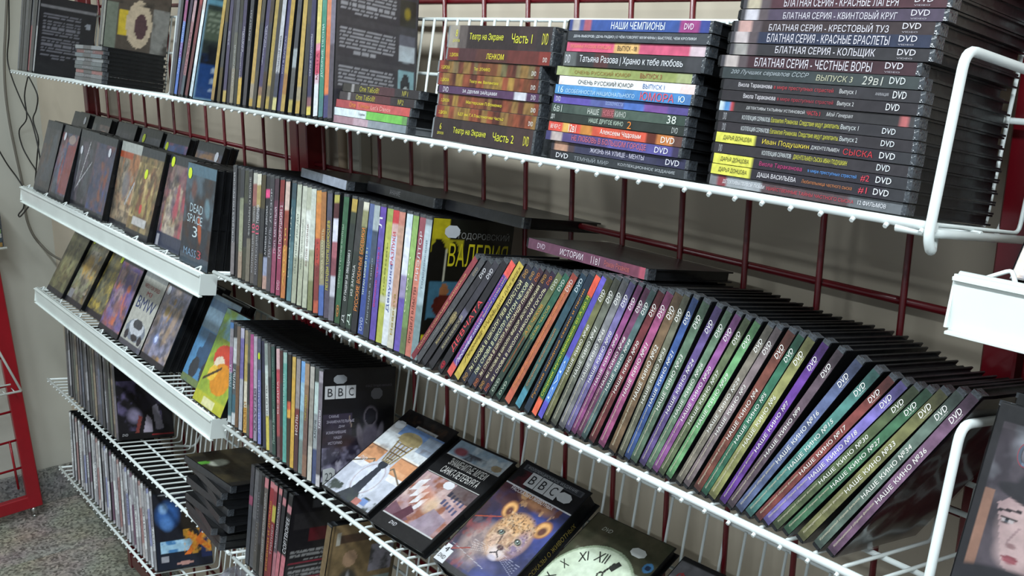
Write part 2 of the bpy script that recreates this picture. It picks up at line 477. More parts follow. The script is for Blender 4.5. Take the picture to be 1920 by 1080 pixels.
XA0, XA1, XB0, XB1, XC0, XC1 = -2.93, -1.71, -1.675, -.362, -.338, .85
XBs = -1.03
wire_shelf(1, XA0 - .01, -1.665, 'top white wire shelf at the far end under the pile of slim cases', phase=.003)
wire_shelf(1, -1.655, XB1, 'top white wire shelf with side loop under the stacked film cases', phase=.008, loopR=True)
wire_shelf(12, XA0, XA1, 'second white shelf at the far end with a price strip under upright games', lip=True, fence=.07)
wire_shelf(2, XB0, -.333, 'second white wire shelf with side loop under the leaning numbered series', phase=.017, loopR=True, fence=.06, lh=.144)
wire_shelf(13, XA0 + .03, XA1 + .005, 'third white shelf at the far end with a price strip under reclining games', lip=True)
wire_shelf(3, XB0, XB1, 'third white wire shelf under the reclining large covers', phase=.002, fence=.185, depth=.165)
wire_shelf(4, XA0 + .01, -1.69, 'fourth white wire shelf, partly empty, at the far end', fence=.16, phase=.002)
wire_shelf(4, -1.672, XB1, 'fourth white wire shelf in shadow below the reclining covers', fence=.16)
wire_shelf(5, XA0 + .03, -1.69, 'lowest white wire shelf just above the granite floor', fence=.16)
wire_shelf(5, -1.672, XB1, 'lowest white wire shelf under the middle grid, mostly out of view', fence=.16)
wire_shelf(31, XC0, XC1, 'near white shelf with a thick price strip at the right edge', lip=True)

wire_shelf(32, XC0, XC1, 'near lower white wire shelf under the pilot cover at the right edge', fence=.1)
# ------------------------------------------------------------------ cables in the corner
def cable(pts, r, y, name, label, color):
    P = []
    for u, v in pts:
        q = onY(u, v, y)
        P.append(q if q.x > WX + .02 else onX(u, v, WX + .012 + (.92 - y) * .15))
    Q = []
    for i in range(len(P) - 1):
        p0 = P[max(i - 1, 0)]; p1 = P[i]; p2 = P[i + 1]; p3 = P[min(i + 2, len(P) - 1)]
        for k in range(5):
            t = k / 5
            Q.append(.5 * ((2 * p1) + (p2 - p0) * t + (2 * p0 - 5 * p1 + 4 * p2 - p3) * t * t + (3 * p1 - p0 - 3 * p2 + p3) * t ** 3))
    Q.append(P[-1])
    o = obj(name, tube_mesh(name, [Q], r, 6), mat(name + color, color, .5)); tag(o, label, 'cable'); return o
cable([(16, -20), (17, 60), (14, 110), (24, 150), (45, 200), (58, 225), (68, 260), (74, 290), (77, 318)], .0022, .82, 'thin_cable', 'thin black cable crossing over the others beside the far shelf end', '1c1c1c')
cable([(53, 142), (70, 178), (68, 205), (62, 225), (72, 260), (70, 290), (66, 340)], .0022, .84, 'thin_cable', 'thin black cable bowing right just under the top shelf', '1d1d1d')
cable([(52, 145), (46, 180), (50, 222), (36, 245), (42, 275), (55, 300), (68, 322), (66, 345)], .0022, .86, 'thin_cable', 'thin black cable looping left between the top shelves', '1e1e1e')
cable([(14, -20), (10, 60), (8, 110), (10, 170), (18, 230), (30, 290), (43, 350), (46, 380), (50, 410), (62, 440), (80, 462), (98, 478), (125, 492), (160, 505)], .0042, .875, 'thick_cable', 'thicker grey cable curving from the ceiling down behind the second shelf', '6b675e')
cable([(-10, 265), (0, 285), (15, 310), (30, 330), (43, 350)], .0022, .83, 'thin_cable', 'thin black cable coming in from the left picture edge', '222222')
cable([(46, 372), (44, 390), (35, 402), (38, 406), (50, 392), (60, 378)], .0022, .70, 'thin_cable', 'short black cable loop dangling under the second shelf end', '1f1f1f')

# ------------------------------------------------------------------ red rack on the left wall
RX = -3.57
pBR = onX(80, 940, RX)
rk = thing('red_display_rack', 'red framed wire display rack standing along the left wall', 'display rack')
yb_ = pBR.y
rh = 1.25
L_ = 1.1
topz = onX(2, 480, RX).z
obj('frame_post', boxes_mesh('frame_post', [(RX - .015, RX + .015, yb_ - .045, yb_, .04, 1.16)], .003), mat('bright_red_enamel', (150, 14, 30), .35, .25, .08, 20), rk)
RB = _m['bright_red_enamel']
obj('frame_post', boxes_mesh('frame_post', [(RX - .015, RX + .015, yb_ - L_, yb_ - L_ + .045, .04, 1.16)], .003), RB, rk)
obj('frame_rail', boxes_mesh('frame_rail', [(RX - .013, RX + .013, yb_ - L_ + .03, yb_ - .03, .04, .085)], .003), RB, rk)
obj('frame_rail', boxes_mesh('frame_rail', [(RX - .013, RX + .013, yb_ - L_ + .03, yb_ - .03, 1.12, 1.16)], .003), RB, rk)
for v in (608, 668, 722, 772, 828, 882):
    z = onX(12, v, RX).z
    obj('cross_wire', tube_mesh('cross_wire', [[(RX, yb_ - L_ + .02, z), (RX, yb_ - .03, z)]], .004, 6), RB, rk)
obj('upright_wire', tube_mesh('upright_wire', [[(RX, yb_ - .065, .12), (RX, yb_ - .065, .30)]], .004, 6), RB, rk)
obj('foot', tube_mesh('foot', [[(RX, yb_ - .03, .0), (RX, yb_ - .03, .012), ], [(RX, yb_ - .03, .01), (RX, yb_ - .03, .042)]], .011, 12), mat('chrome_foot', (180, 180, 175), .25, metal=1), rk)
rk.matrix_world = Matrix.Translation((RX, yb_, 0)) @ Matrix.Rotation(.055, 4, 'X') @ Matrix.Translation((-RX, -yb_, 0))
# shelf edge and basket wires of that rack
bx = RX + .06
pz = onX(40, 733, bx)
ws = thing('wire_shelf', 'white wire shelf end on the red rack by the left wall', 'wire shelf')
yy = pz.y
obj('front_rail', tube_mesh('front_rail', [[(bx, yy, pz.z), (bx, yy - .9, pz.z)]], .004, 8), WHITEW, ws)
obj('side_loop', tube_mesh('side_loop', [bend([(bx, yy, pz.z), (bx - .02, yy - .09, pz.z + .26), (RX + .02, yy - .12, pz.z + .27)], .02)], .004, 8), WHITEW, ws)
obj('front_rail', tube_mesh('front_rail', [[(bx, yy - .03, pz.z + .03), (bx, yy - .9, pz.z + .03)]], .003, 8), WHITEW, ws)
for k in range(30):
    obj('cross_wire', tube_mesh('cross_wire', [[(bx, yy - .02 - k * .03, pz.z), (RX + .012, yy - .02 - k * .03, pz.z)]], .002, 6), WHITEW, ws)
# ------------------------------------------------------------------ rows of cases standing on their ends
def place_row(s, rows, where, group, dy=.004, tmin=.0070, tmax=.0155, H=.19, tfix=None, zoff=.0005, blend=.25, lim=9.0, fill=True, fillw=.0138):
    """rows: dicts with ub, ut (photo columns of spine foot and head), segs, texts, label"""
    n = len(rows); X = []; TH = []; th_lim = lim
    for r in rows:
        th = 0.1
        xb = xu(s, r['ub'], .003, dy)
        for _ in range(4):
            xt = xu(s, r['ut'], H * math.cos(th), dy); th = math.atan2(xt - xb, H * math.cos(th))
        X.append(xb); TH.append(max(-th_lim, min(th_lim, th)))
    if fill:      # the dark spined cases that stand unread between the others
        r2 = []; X2 = []; TH2 = []
        for i in range(n):
            r2.append(rows[i]); X2.append(X[i]); TH2.append(TH[i])
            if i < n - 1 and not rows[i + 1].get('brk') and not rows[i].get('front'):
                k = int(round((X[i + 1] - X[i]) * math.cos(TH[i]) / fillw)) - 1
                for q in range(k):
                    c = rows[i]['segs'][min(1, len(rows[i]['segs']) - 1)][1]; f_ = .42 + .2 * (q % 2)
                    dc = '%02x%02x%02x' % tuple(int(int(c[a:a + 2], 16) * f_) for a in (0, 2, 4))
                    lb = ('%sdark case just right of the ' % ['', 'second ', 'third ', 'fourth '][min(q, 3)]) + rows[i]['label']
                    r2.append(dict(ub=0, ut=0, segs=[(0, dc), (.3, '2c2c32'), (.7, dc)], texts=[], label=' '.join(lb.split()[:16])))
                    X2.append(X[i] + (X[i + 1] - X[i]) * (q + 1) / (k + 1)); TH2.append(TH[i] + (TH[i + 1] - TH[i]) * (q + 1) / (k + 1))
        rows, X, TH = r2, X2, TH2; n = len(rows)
    for _ in range(3):
        T2 = []
        for i in range(n):
            a = [TH[j] for j in range(max(0, i - 1), min(n, i + 2)) if not rows[i].get('brk')]
            T2.append(sum(a) / len(a) * .7 + TH[i] * .3 if a else TH[i])
        TH = T2
    tt = []
    for i in range(n):
        a = X[i] - X[i - 1] if i else X[1] - X[0]
        b = X[i + 1] - X[i] if i < n - 1 else a
        p = min(.6 * b + .4 * a, 1.25 * min(a, b) + .002) * math.cos(TH[i])
        tt.append(rows[i].get('tf') or tfix or min(tmax, max(tmin, p * .95)))
    mt = sum(tt) / n
    tt = [r.get('tf') or (1 - blend) * a + blend * mt for a, r in zip(tt, rows)]
    def need(i):
        c0, c1 = math.cos(TH[i]), math.cos(TH[i + 1]); k0, k1 = math.tan(TH[i]), math.tan(TH[i + 1])
        f = lambda t, c, th, k: t / 2 * c + max(0, t * math.sin(th)) * k      # from the left face line at the floor to the middle
        hh = H * min(c0, c1)
        return tt[i] / c0 + (.0010 if rows[i].get('front') or rows[i + 1].get('back') else .0003) - f(tt[i], c0, TH[i], k0) + f(tt[i + 1], c1, TH[i + 1], k1) + max(0, hh * (k0 - k1), )
    lo_, hi_ = .4, 1.6; base_t = list(tt); span = X[-1] - X[0]; ex = sum(1 for r in rows if r.get('brk'))
    if not ex:
        for _ in range(30):
            k_ = (lo_ + hi_) / 2; tt = [max(.0055, min(tmax, b_ * k_)) for b_ in base_t]
            if sum(need(i) for i in range(n - 1)) < span: lo_ = k_
            else: hi_ = k_
        tt = [max(.0055, min(tmax, b_ * min(lo_, 1.25) * .99)) for b_ in base_t]
    for it in range(900):
        mv = 0
        for i in range(n - 1):
            d = need(i) - (X[i + 1] - X[i])
            if d > 1e-5:
                X[i] -= d / 2; X[i + 1] += d / 2; mv += d
        if mv < 1e-4: break
    if __import__('os').environ.get('DBG'): print('ROW', s, n, [round(v * 1000, 1) for v in tt], [round(math.degrees(v)) for v in TH], [round(need(i) * 1000 - (X[i + 1] - X[i]) * 1000, 1) for i in range(n - 1)])
    out = []
    for i, r in enumerate(rows):
        t = tt[i]; th = TH[i]
        xl = X[i] - t / 2 * math.cos(th)
        z = zoff + (t * math.sin(th) if th > 0 else 0)
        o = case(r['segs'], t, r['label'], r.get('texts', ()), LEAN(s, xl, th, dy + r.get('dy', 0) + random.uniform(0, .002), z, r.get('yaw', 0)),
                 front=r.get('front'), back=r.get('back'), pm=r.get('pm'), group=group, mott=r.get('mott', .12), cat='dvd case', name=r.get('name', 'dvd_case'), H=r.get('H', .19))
        o['t'] = t
        out.append(o)
    return out
random.seed(4)

# --- the numbered series on the second shelf
NK = [  # foot, head, number, colour, colour name
 (1011,1138,'40','6a6a44','olive green'),(1030,1151,'41','63665a','grey olive'),(1043,1167,'45','77777b','plain grey'),
 (1059,1184,'50','6c6298','violet blue'),(1069,1198,'47','8a3f78','magenta'),(1076,1211,'48','6e3a5c','dull purple'),
 (1082,1222,'49','4c6666','dark teal'),(1101,1236,'30','6c2c32','dark red'),(1112,1251,'51','9a4474','pink magenta'),
 (1135,1262,'52','72593f','brown'),(1159,1273,'53','666653','drab olive'),(1166,1304,'21','31508c','blue'),
 (1180,1318,'23','56705a','grey green'),(1200,1351,'24','5c4882','purple'),(1210,1370,'26','5f7c62','pale grey green'),
 (1223,1384,'20','8a4a8c','bright magenta'),(1234,1400,'37','5d6a48','green brown'),(1241,1421,'39','66a068','light green'),
 (1272,1445,'29','7a7264','grey brown'),(1278,1465,'3','7c6c6e','mauve grey'),(1304,1478,'4','743f32','rust brown'),
 (1316,1508,'5','2f6a50','deep green'),(1328,1533,'6','8c8c50','mustard olive'),(1364,1547,'7','622f90','vivid purple'),
 (1369,1575,'9','5c4a54','dark mauve'),(1384,1636,'16','55628a','slate blue'),(1408,1660,'15','468078','teal'),
 (1422,1684,'17','7c3a34','red brown'),(1434,1713,'18','7466b4','lavender'),(1456,1724,'30','4e5c3a','moss green'),
 (1461,1756,'27','3c6a4a','forest green'),(1490,1762,'33','6e6e40','olive yellow'),(1509,1782,'34','5a6c60','grey sage'),
 (1532,1796,'36','6c4c66','dusky mauve')]
def nk_front():
    A = Art(30, 42, '2a2026'); A.tex('5a3c46', 5, 3, .4, .7); A.tex('3c3a30', 7, 9, .5, .8, al=.6)
    A.ell(.5, .45, .3, .26, '6a4a50', .5, soft=.6); A.rect(.1, .8, .9, .9, '8a7a80', .4); return A
rows = []
# the mixed titles that lean left of the numbered series
MX = [
 (771,896,.0065,[(0,'702430'),(.5,'86323c')],[('ПОЛНОЕ СОБРАНИЕ ФИЛЬМОВ',.1,.85,.35,'c8a070')],'thin dark red case with fine gold lettering, first of the leaning row'),
 (781,906,.013,[(0,'46464a')],[('АЛЕКСАНДР ЗАРХИ',.12,.5,.3,'8a8a84'),('ВЫПУСК 3',.35,.55,.22,'7a7a70',.2),('DVD',.86,.93,.35,'a8987a')],'thick charcoal case with dull grey lettering beside the thin dark red case'),
 (793,928,.0125,[(0,'2c2a30'),(.42,'6e6244'),(.5,'2e2c32')],[('ЖАННА КАНЕВСКАЯ',.2,.52,.42,'c0ae78'),('DVD',.86,.94,.55,'d8d8dc')],'black case with tan surname lettering and a pale picture band, third of the leaning row'),
 (806,939,.0125,[(0,'28262c'),(.46,'5c5870'),(.56,'35333c')],[('ЖАННА КАНЕВСКАЯ',.18,.5,.42,'b8b090'),('DVD',.86,.94,.55,'d8d8dc')],'black case with tan surname lettering beside the case with red capitals'),
 (822,948,.0135,[(0,'242228')],[('ДЕВЧАТА',.2,.66,.78,'dc4a52',.5,.03),('@',.02,.09,.6,'c8283c')],'black case with large red capitals, fifth of the leaning row'),
 (838,958,.0145,[(0,'c8483e'),(.1,'5a3c8a'),(.55,'4a3a90'),(.88,'d8483c')],[('100 ПУТЕШЕСТВИЙ ПО РОССИИ',.14,.86,.3,'d8607c',.78),('Леонид',.1,.36,.5,'e8e8f0',.3,.01,.4),('ГАЙДАЙ',.36,.52,.42,'e0e0ea',.3),('ВЫПУСК 1 (1955-1977)',.54,.88,.3,'e0c890',.3)],'purple and blue case with red ends and white script lettering'),
 (851,978,.0135,[(0,'b8a032')],[('Леонид',.14,.42,.5,'6a5418',.6,.0,.4),('ГАЙДАЙ',.42,.6,.45,'8a7420',.6),('КОМЕДИИ ДЛЯ ВСЕХ',.5,.98,.35,'5a4a14',.35)],'mustard yellow case with brown script lettering in the leaning row'),
 (873,1007,.012,[(0,'2c2834')],[('7в1 СНОВА В ШКОЛУ! ЛЕВ ТОЛСТОЙ',.1,.88,.6,'e0dca4',.5,.03),('DVD',.01,.07,.5,'c09048'),('DVD',.91,.97,.5,'c09048')],'black case numbered 7в1 with bold cream lettering'),
 (886,1017,.0105,[(0,'2a3040')],[('10в1 СНОВА В ШКОЛУ! АНТОН ЧЕХОВ',.1,.88,.6,'dcdcac',.5,.03),('DVD',.91,.97,.5,'c09048')],'blue black case numbered 10в1 with bold cream lettering'),
 (896,1029,.0098,[(0,'3a2430')],[('3в1 СНОВА В ШКОЛУ! АЛЕКСАНДР ПУШКИН',.1,.88,.62,'e4dcb0',.5,.03),('DVD',.01,.07,.5,'c07038'),('DVD',.91,.97,.5,'c07038')],'maroon black case numbered 3в1 with bold cream lettering'),
 (907,1042,.0100,[(0,'33262e')],[('4в1 СНОВА В ШКОЛУ! ФЕДОР ДОСТОЕВСКИЙ',.1,.88,.62,'e4dcb0',.5,.03),('DVD',.01,.07,.5,'c09048'),('DVD',.91,.97,.5,'c09048')],'brown black case numbered 4в1 with bold cream lettering'),
 (918,1055,.0105,[(0,'2c2036')],[('6в1 СНОВА В ШКОЛУ! НИКОЛАЙ ГОГОЛЬ',.1,.88,.62,'e4dcb0',.5,.03),('DVD',.01,.07,.5,'c06030'),('DVD',.91,.97,.5,'c06030')],'purple black case numbered 6в1 with bold cream lettering'),
 (929,1069,.0105,[(0,'2e3c34'),(.5,'5c6440')],[('Коллекция русской классики',.2,.5,.36,'c87038'),('А.П. ЧЕХОВ',.52,.76,.45,'cc9040'),('DVD',.88,.96,.5,'c8ccc0'),('DVD',.03,.14,.4,'b8c0b0')],'dark green case with an olive upper half and orange lettering'),
 (940,1078,.0105,[(0,'223c34'),(.5,'2a5a48')],[('Коллекция русской классики',.18,.5,.36,'88845a'),('СЕМЬ ЧАСОВ',.5,.76,.4,'b89c50'),('DVD',.88,.96,.5,'c8ccc0'),('DVD',.03,.14,.4,'b8c0b0')],'bottle green case with dull yellow lettering right of the olive topped one'),
 (953,1088,.0115,[(0,'b4543c'),(.1,'a4583a'),(.92,'8c3a30')],[('Сборник лучших экранизаций классики',.12,.86,.35,'d8884a',.6),('DVD',.88,.96,.5,'d8ccc8')],'terracotta orange case in the leaning row'),
 (969,1098,.0115,[(0,'3c8094'),(.14,'3a5c58'),(.6,'2c4a56'),(.92,'1e3444')],[('Сборник экранизаций',.16,.6,.36,'b87c4c',.6),('DVD',.88,.97,.5,'c8d4d8')],'teal blue case in the leaning row, right of the terracotta one'),
 (982,1107,.0105,[(0,'1e2c3c')],[('Русские народные сказки и песни',.1,.9,.4,'cc8a34'),],'navy case with orange lettering right of the teal one'),
 (996,1118,.0115,[(0,'d4542e'),(.12,'2c5c38'),(.45,'44642c'),(.86,'d8482c')],[('Сборник мультфильмов от А до Я',.14,.86,.55,'c4c83c')],'green case with red ends and yellow green lettering'),
 (1003,1130,.0085,[(0,'4c44b0'),(.12,'3c78c4'),(.45,'4a42a4'),(.9,'5a4cb8')],[('DVD',.14,.42,.4,'c4d8f0')],'narrow bright blue violet case just left of the numbered series'),
]
for i, (ub, ut, t, segs, tx, lb) in enumerate(MX):
    rows.append(dict(ub=ub, ut=ut, t=t * .93, segs=segs, texts=tx, label=lb, mott=.16))
seen = {}
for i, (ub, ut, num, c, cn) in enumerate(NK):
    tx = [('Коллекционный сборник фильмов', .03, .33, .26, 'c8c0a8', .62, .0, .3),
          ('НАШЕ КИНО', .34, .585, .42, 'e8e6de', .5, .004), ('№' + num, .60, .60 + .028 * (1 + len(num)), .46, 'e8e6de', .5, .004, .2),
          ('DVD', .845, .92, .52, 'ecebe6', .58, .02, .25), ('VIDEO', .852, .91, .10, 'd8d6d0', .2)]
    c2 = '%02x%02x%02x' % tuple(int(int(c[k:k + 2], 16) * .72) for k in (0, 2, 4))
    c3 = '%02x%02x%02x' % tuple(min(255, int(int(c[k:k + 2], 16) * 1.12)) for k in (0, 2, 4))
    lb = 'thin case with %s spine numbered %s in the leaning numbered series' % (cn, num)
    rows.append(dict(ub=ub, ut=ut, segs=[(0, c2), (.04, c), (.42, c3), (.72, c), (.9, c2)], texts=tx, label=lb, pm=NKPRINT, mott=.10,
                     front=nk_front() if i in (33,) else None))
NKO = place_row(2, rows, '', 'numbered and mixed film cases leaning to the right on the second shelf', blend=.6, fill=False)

# --- upright row on the second shelf, left part
def R(ub, ut, t, segs, texts, lb, **k):
    return dict(ub=ub, ut=ut, t=t, segs=segs, texts=texts, label=lb + ', upright second shelf row', **k)
A_val = Art(54, 76, '17150f')
A_val.rect(0, .86, .22, 1, 'b4a61e').rect(.0, .72, .38, .86, '9c9220').ell(.1, .70, .10, .16, '14120e').ell(.28, .68, .08, .16, '16140e')
A_val.line((.19, .78), (.2, .55), .012, 'b8b4a0').rect(.04, .3, .52, .56, '3c6478').ell(.46, .40, .14, .13, '8ea0ac', soft=.4).ell(.22, .5, .05, .055, '8a5a38').ell(.24, .40, .14, .08, '4c1c14')
A_val.rect(.05, .0, 1, .31, '14130e').rect(.42, .22, .72, .33, 'b8a81c').ell(.35, .22, .04, .08, 'a06430').tex('3a2a14', 8, 5, .5, .75, .5, .1, 1, .55)
A_val.poly([(0, .02), (.22, .0), (.12, .1), (.26, .16), (.02, .2), (-.1, .1)], 'c8bc1e').rect(.2, .9, 1, 1, '14150f')
UP = [
 R(436,442,.0085,[(0,'746e70'),(.3,'4c4c52'),(.8,'3c3c42')],[('СПЕЦНАЗ ПО-РУССКИ',.3,.95,.5,'c0c0c4')],'dark grey case with a white title at the far end'),
 R(449,456,.0135,[(0,'9a8470'),(.25,'8c9074'),(.62,'7a8068'),(.74,'2e3038')],[('СУДЬБА',.2,.42,.4,'b8b8a4',.25)],'pale khaki case with a dark top'),
 R(462,469,.0075,[(0,'6c6658'),(.4,'2c2c30')],[('ФИЛЬМЫ О ВОЙНЕ',.42,.95,.5,'b4b4b4')],'narrow black case beside the pale khaki one'),
 R(470,477,.0085,[(0,'54504e'),(.7,'8c5450'),(.9,'a8a89c')],[('10',.46,.54,.8,'dc5c78'),('КОЛЛЕКЦИЯ',.1,.44,.5,'a4a4a8'),('ВОЙНА',.56,.7,.5,'b4b4b4')],'grey case with a pink numeral and a red picture top'),
 R(479,488,.0085,[(0,'3c3c42'),(.7,'a08c54'),(.9,'d0ccb8')],[('10',.46,.54,.8,'dc5c78'),('ГУБЕРНИЯ',.56,.72,.6,'d8d8dc'),('КОЛЛЕКЦИЯ',.1,.44,.5,'a4a4a8')],'charcoal case with a pink numeral and a yellow picture top'),
 R(493,503,.012,[(0,'a88478'),(.12,'8890ac'),(.28,'1c1e28'),(.8,'e0307c'),(.87,'22222a')],[('АЛИБИ НА ДВОИХ',.3,.74,.42,'c4c4c8')],'black case with a square pink price sticker'),
 R(503,511,.0085,[(0,'4a444a'),(.4,'33323a')],[('ПАТРУЛЬ',.3,.56,.5,'a0a0a8'),('ДОЗОР',.6,.9,.42,'b8b8bc')],'dark slate case right of the pink sticker'),
 R(509,518,.0085,[(0,'8a3858'),(.4,'5c2c44'),(.8,'3c2434')],[('ПОП. МЕЧЕНЫЙ',.35,.75,.55,'d4c0cc')],'plum case with white capitals'),
 R(519,529,.011,[(0,'8c2c50'),(.45,'782840'),(.8,'7a1c20')],[('ПОП. ПОКРУШКИН 2',.32,.78,.62,'e0d0d4'),('DVD',.05,.13,.6,'d8b4c0')],'wine red case with a bold white title and numeral 2'),
 R(530,540,.010,[(0,'b46a2c'),(.2,'b87428'),(.45,'8c3a28'),(.75,'c4a89c')],[('Армия',.1,.6,.4,'d8b85c')],'orange and rust picture case'),
 R(541,553,.0105,[(0,'4a7078'),(.5,'2e5662'),(.85,'2c4450')],[('КОМАНДА',.2,.8,.22,'c8ccc0',.8)],'petrol blue case left of the white group'),
 R(552,567,.009,[(0,'9a9e88'),(.4,'bcc2b2'),(.8,'a4aa98')],[('СМЕЛЫЕ ЛЮДИ',.25,.75,.35,'6c746c')],'first of three whitish green cases'),
 R(561,573,.009,[(0,'a2a68e'),(.4,'c4c8ba'),(.8,'b0b4a4')],[('ЗВЕЗДА ПЛЕНИТЕЛЬНОГО',.3,.72,.3,'6c746c')],'second of three whitish green cases'),
 R(570,582,.010,[(0,'a6aa94'),(.4,'d0d4cc'),(.8,'a8ac98')],[('БЕЛОЕ СОЛНЦЕ',.35,.7,.35,'8c6c6c')],'third of three whitish green cases'),
 R(580,588,.0095,[(0,'74784e'),(.25,'9a9e7c'),(.5,'b8beb4')],[],'white case fading to olive at its foot'),
 R(591,598,.009,[(0,'b04c30'),(.1,'7c3030'),(.4,'b03c30'),(.6,'c87828'),(.9,'c48428')],[('ФЛОТ',.3,.6,.4,'7a4440')],'orange case with a red foot'),
 R(600,606,.0075,[(0,'3c5ca0'),(.25,'8c8464'),(.6,'9c6430')],[('ВОЙНА И ПАМЯТЬ',.3,.7,.5,'d0c8a4')],'narrow case with a blue foot and tan top'),
 R(609,613,.009,[(0,'4c4454'),(.8,'48485c')],[('ЛЕГЕНДЫ ТОРПЕДОНОСЦЕВ',.22,.78,.62,'ccc44c')],'mauve case with yellow capitals'),
 R(618,626,.0115,[(0,'64606c'),(.2,'b0b0bc'),(.35,'7c404c'),(.5,'9c5460'),(.62,'c8c8d8'),(.8,'4c2028'),(.92,'a8a040')],[],'picture case with pale lilac and red bands'),
 R(630,655,.0125,[(0,'2a4c30'),(.15,'2f5c40')],[('СЕРДЦА ГЕРОЕВ ВОЙНЫ',.28,.78,.42,'a4b8a4',.7),('@',.05,.15,.5,'c48048')],'deep green case with an orange emblem at its foot'),
 R(641,667,.010,[(0,'28302e'),(.8,'343c30'),(.9,'b09438')],[('ОТ ПАШНИ ЗА ЗВЕЗДАМИ 2',.2,.6,.5,'dcdcdc'),('Д',.03,.09,.5,'c8c8c8')],'black green case with white italics'),
 R(650,678,.0095,[(0,'26382e'),(.4,'2c3432'),(.6,'38383a')],[('ИЗ ЗАПАСА',.26,.5,.4,'dcdcd8'),('Д',.03,.12,.6,'c0d0c4')],'black case with a green foot'),
 R(661,687,.011,[(0,'24242a'),(.6,'4a4c36'),(.8,'8a8a60'),(.93,'c8c4b0')],[('РУССКИЕ ВОЕННЫЕ БОЕВИКИ',.16,.80,.62,'e08c44')],'black case with bold orange capitals'),
 R(674,699,.0125,[(0,'2c448c'),(.5,'2e5490'),(.8,'4c5c8c')],[('ТИТАН МОРЕЙ 12 В 1',.3,.66,.42,'d0dcb8',.75),('DVD',.03,.13,.5,'b0b8d0')],'royal blue case with pale green lettering'),
 R(688,709,.011,[(0,'33363e'),(.55,'3c4a60'),(.8,'98a4a8')],[('Легенда о танке',.1,.6,.36,'9ca4a8')],'slate grey case right of the royal blue one'),
 R(700,722,.0125,[(0,'54409a'),(.5,'5a48a0'),(.85,'5a3c9c')],[('Великие чувства 2',.25,.7,.4,'c83c78',.62),('Л',.84,.92,.55,'dcdce4',.75)],'purple case with pink lettering'),
 R(711,736,.010,[(0,'a4a83c'),(.3,'a8a890'),(.36,'a8ac44'),(.9,'8c9c4c')],[('любовь',.35,.75,.2,'6c7430')],'lime green case'),
 R(722,745,.010,[(0,'c4c8cc'),(.4,'b8bcd0'),(.8,'c09c98'),(.9,'c02c34')],[('Девушка',.25,.6,.5,'3c4c8c'),('РАЗЛУКИ',.6,.84,.5,'c44450')],'white case with blue and red lettering and a red top'),
 R(733,757,.011,[(0,'b8b4a4'),(.3,'b48c78'),(.9,'b87464')],[('Невеста',.1,.4,.35,'a08c3c')],'salmon beige case'),
 R(741,768,.009,[(0,'5c48a0'),(.4,'8c80a8'),(.55,'ccd0dc'),(.9,'b8c8d0')],[],'case with a violet foot and a white top'),
 R(750,778,.0105,[(0,'5c6c44'),(.2,'6c8850'),(.55,'84a858'),(.95,'7c9c50')],[('семья',.3,.7,.25,'c4d0a4',.75)],'leaf green case'),
 R(757,787,.009,[(0,'b46454'),(.5,'c47460'),(.7,'8c4450')],[('ПРЕДЕЛ ВЛАСТИ',.1,.5,.42,'5c2c2c'),('РИЭЛТОР',.55,.9,.45,'d0d0d4')],'coral case with dark lettering'),
 R(767,798,.011,[(0,'6c8488'),(.4,'94a8b0'),(.7,'a4b4bc'),(.95,'7c848c')],[('Тодоровский',.5,.85,.35,'6c7c8c')],'pale blue case whose black and yellow front shows',front=A_val),
]
UPO = place_row(2, UP, '', 'film cases standing upright on the second shelf', tmax=.0148)
vo = UPO[-1]; fv = fr_front(vo['t'])
put_text(vo, 'ВАЛЕРИЯ', .030, .128, .098, .030, 'c8ba20', fv, .03)
put_text(vo, 'ТОДОРОВСКИЙ', .040, .163, .088, .012, '8c8c88', fv, .01)
def sticker(o, fr, x, y, w=.022, h=.013, c='c8ccd0', nm='price_sticker'):
    me = bpy.data.meshes.new(nm); k = .25
    P = [(w * k, 0), (w * (1 - k), 0), (w, h * .3), (w, h * .7), (w * (1 - k), h), (w * k, h), (0, h * .7), (0, h * .3)]
    me.from_pydata([(a, b, 0) for a, b in P], [], [tuple(range(8))]); me.update()
    return obj(nm, me, ink(c), o, fr @ Matrix.Translation((x, y, .0009)))
sticker(vo, fv, .020, .165, .024, .016)

# --- third shelf, upright row
def R3(ub, ut, t, segs, texts, lb, **k):
    return dict(ub=ub, ut=ut, t=t, segs=segs, texts=texts, label=lb + ', upright third shelf row', **k)
A_bbc = Art(72, 100, '0c0b10')
A_bbc.rect(0, 0, 1, .34, '8c88a0').tex('2c2838', 5, 21, .42, .62, 0, 0, 1, .42).tex('c0bccc', 9, 30, .55, .8, 0, 0, .6, .3).rect(0, .34, .4, .62, '3c3448', .7).tex('1a1620', 4, 8, .4, .7, 0, .34, .6, .8)
A_bbc.ell(.66, .36, .15, .2, '55505c', soft=.3).ell(.66, .58, .11, .1, '57525a', soft=.25).ell(.66, .58, .08, .07, '14121a').ell(.52, .42, .05, .12, '605a64', rot=.2, soft=.3).ell(.80, .42, .05, .12, '5c5862', rot=-.2, soft=.3)
A_bbc.ell(.60, .16, .06, .14, '5c5864', soft=.4).ell(.73, .16, .06, .14, '58545e', soft=.4).line((.36, .6), (.40, .5), .006, '8c7c70').rect(.4, .0, 1, .14, '1c1a20', .6)
A_bbc.rect(.0, .0, .55, .06, '17141a').line((.2, .1), (.42, .04), .014, 'b4323c')
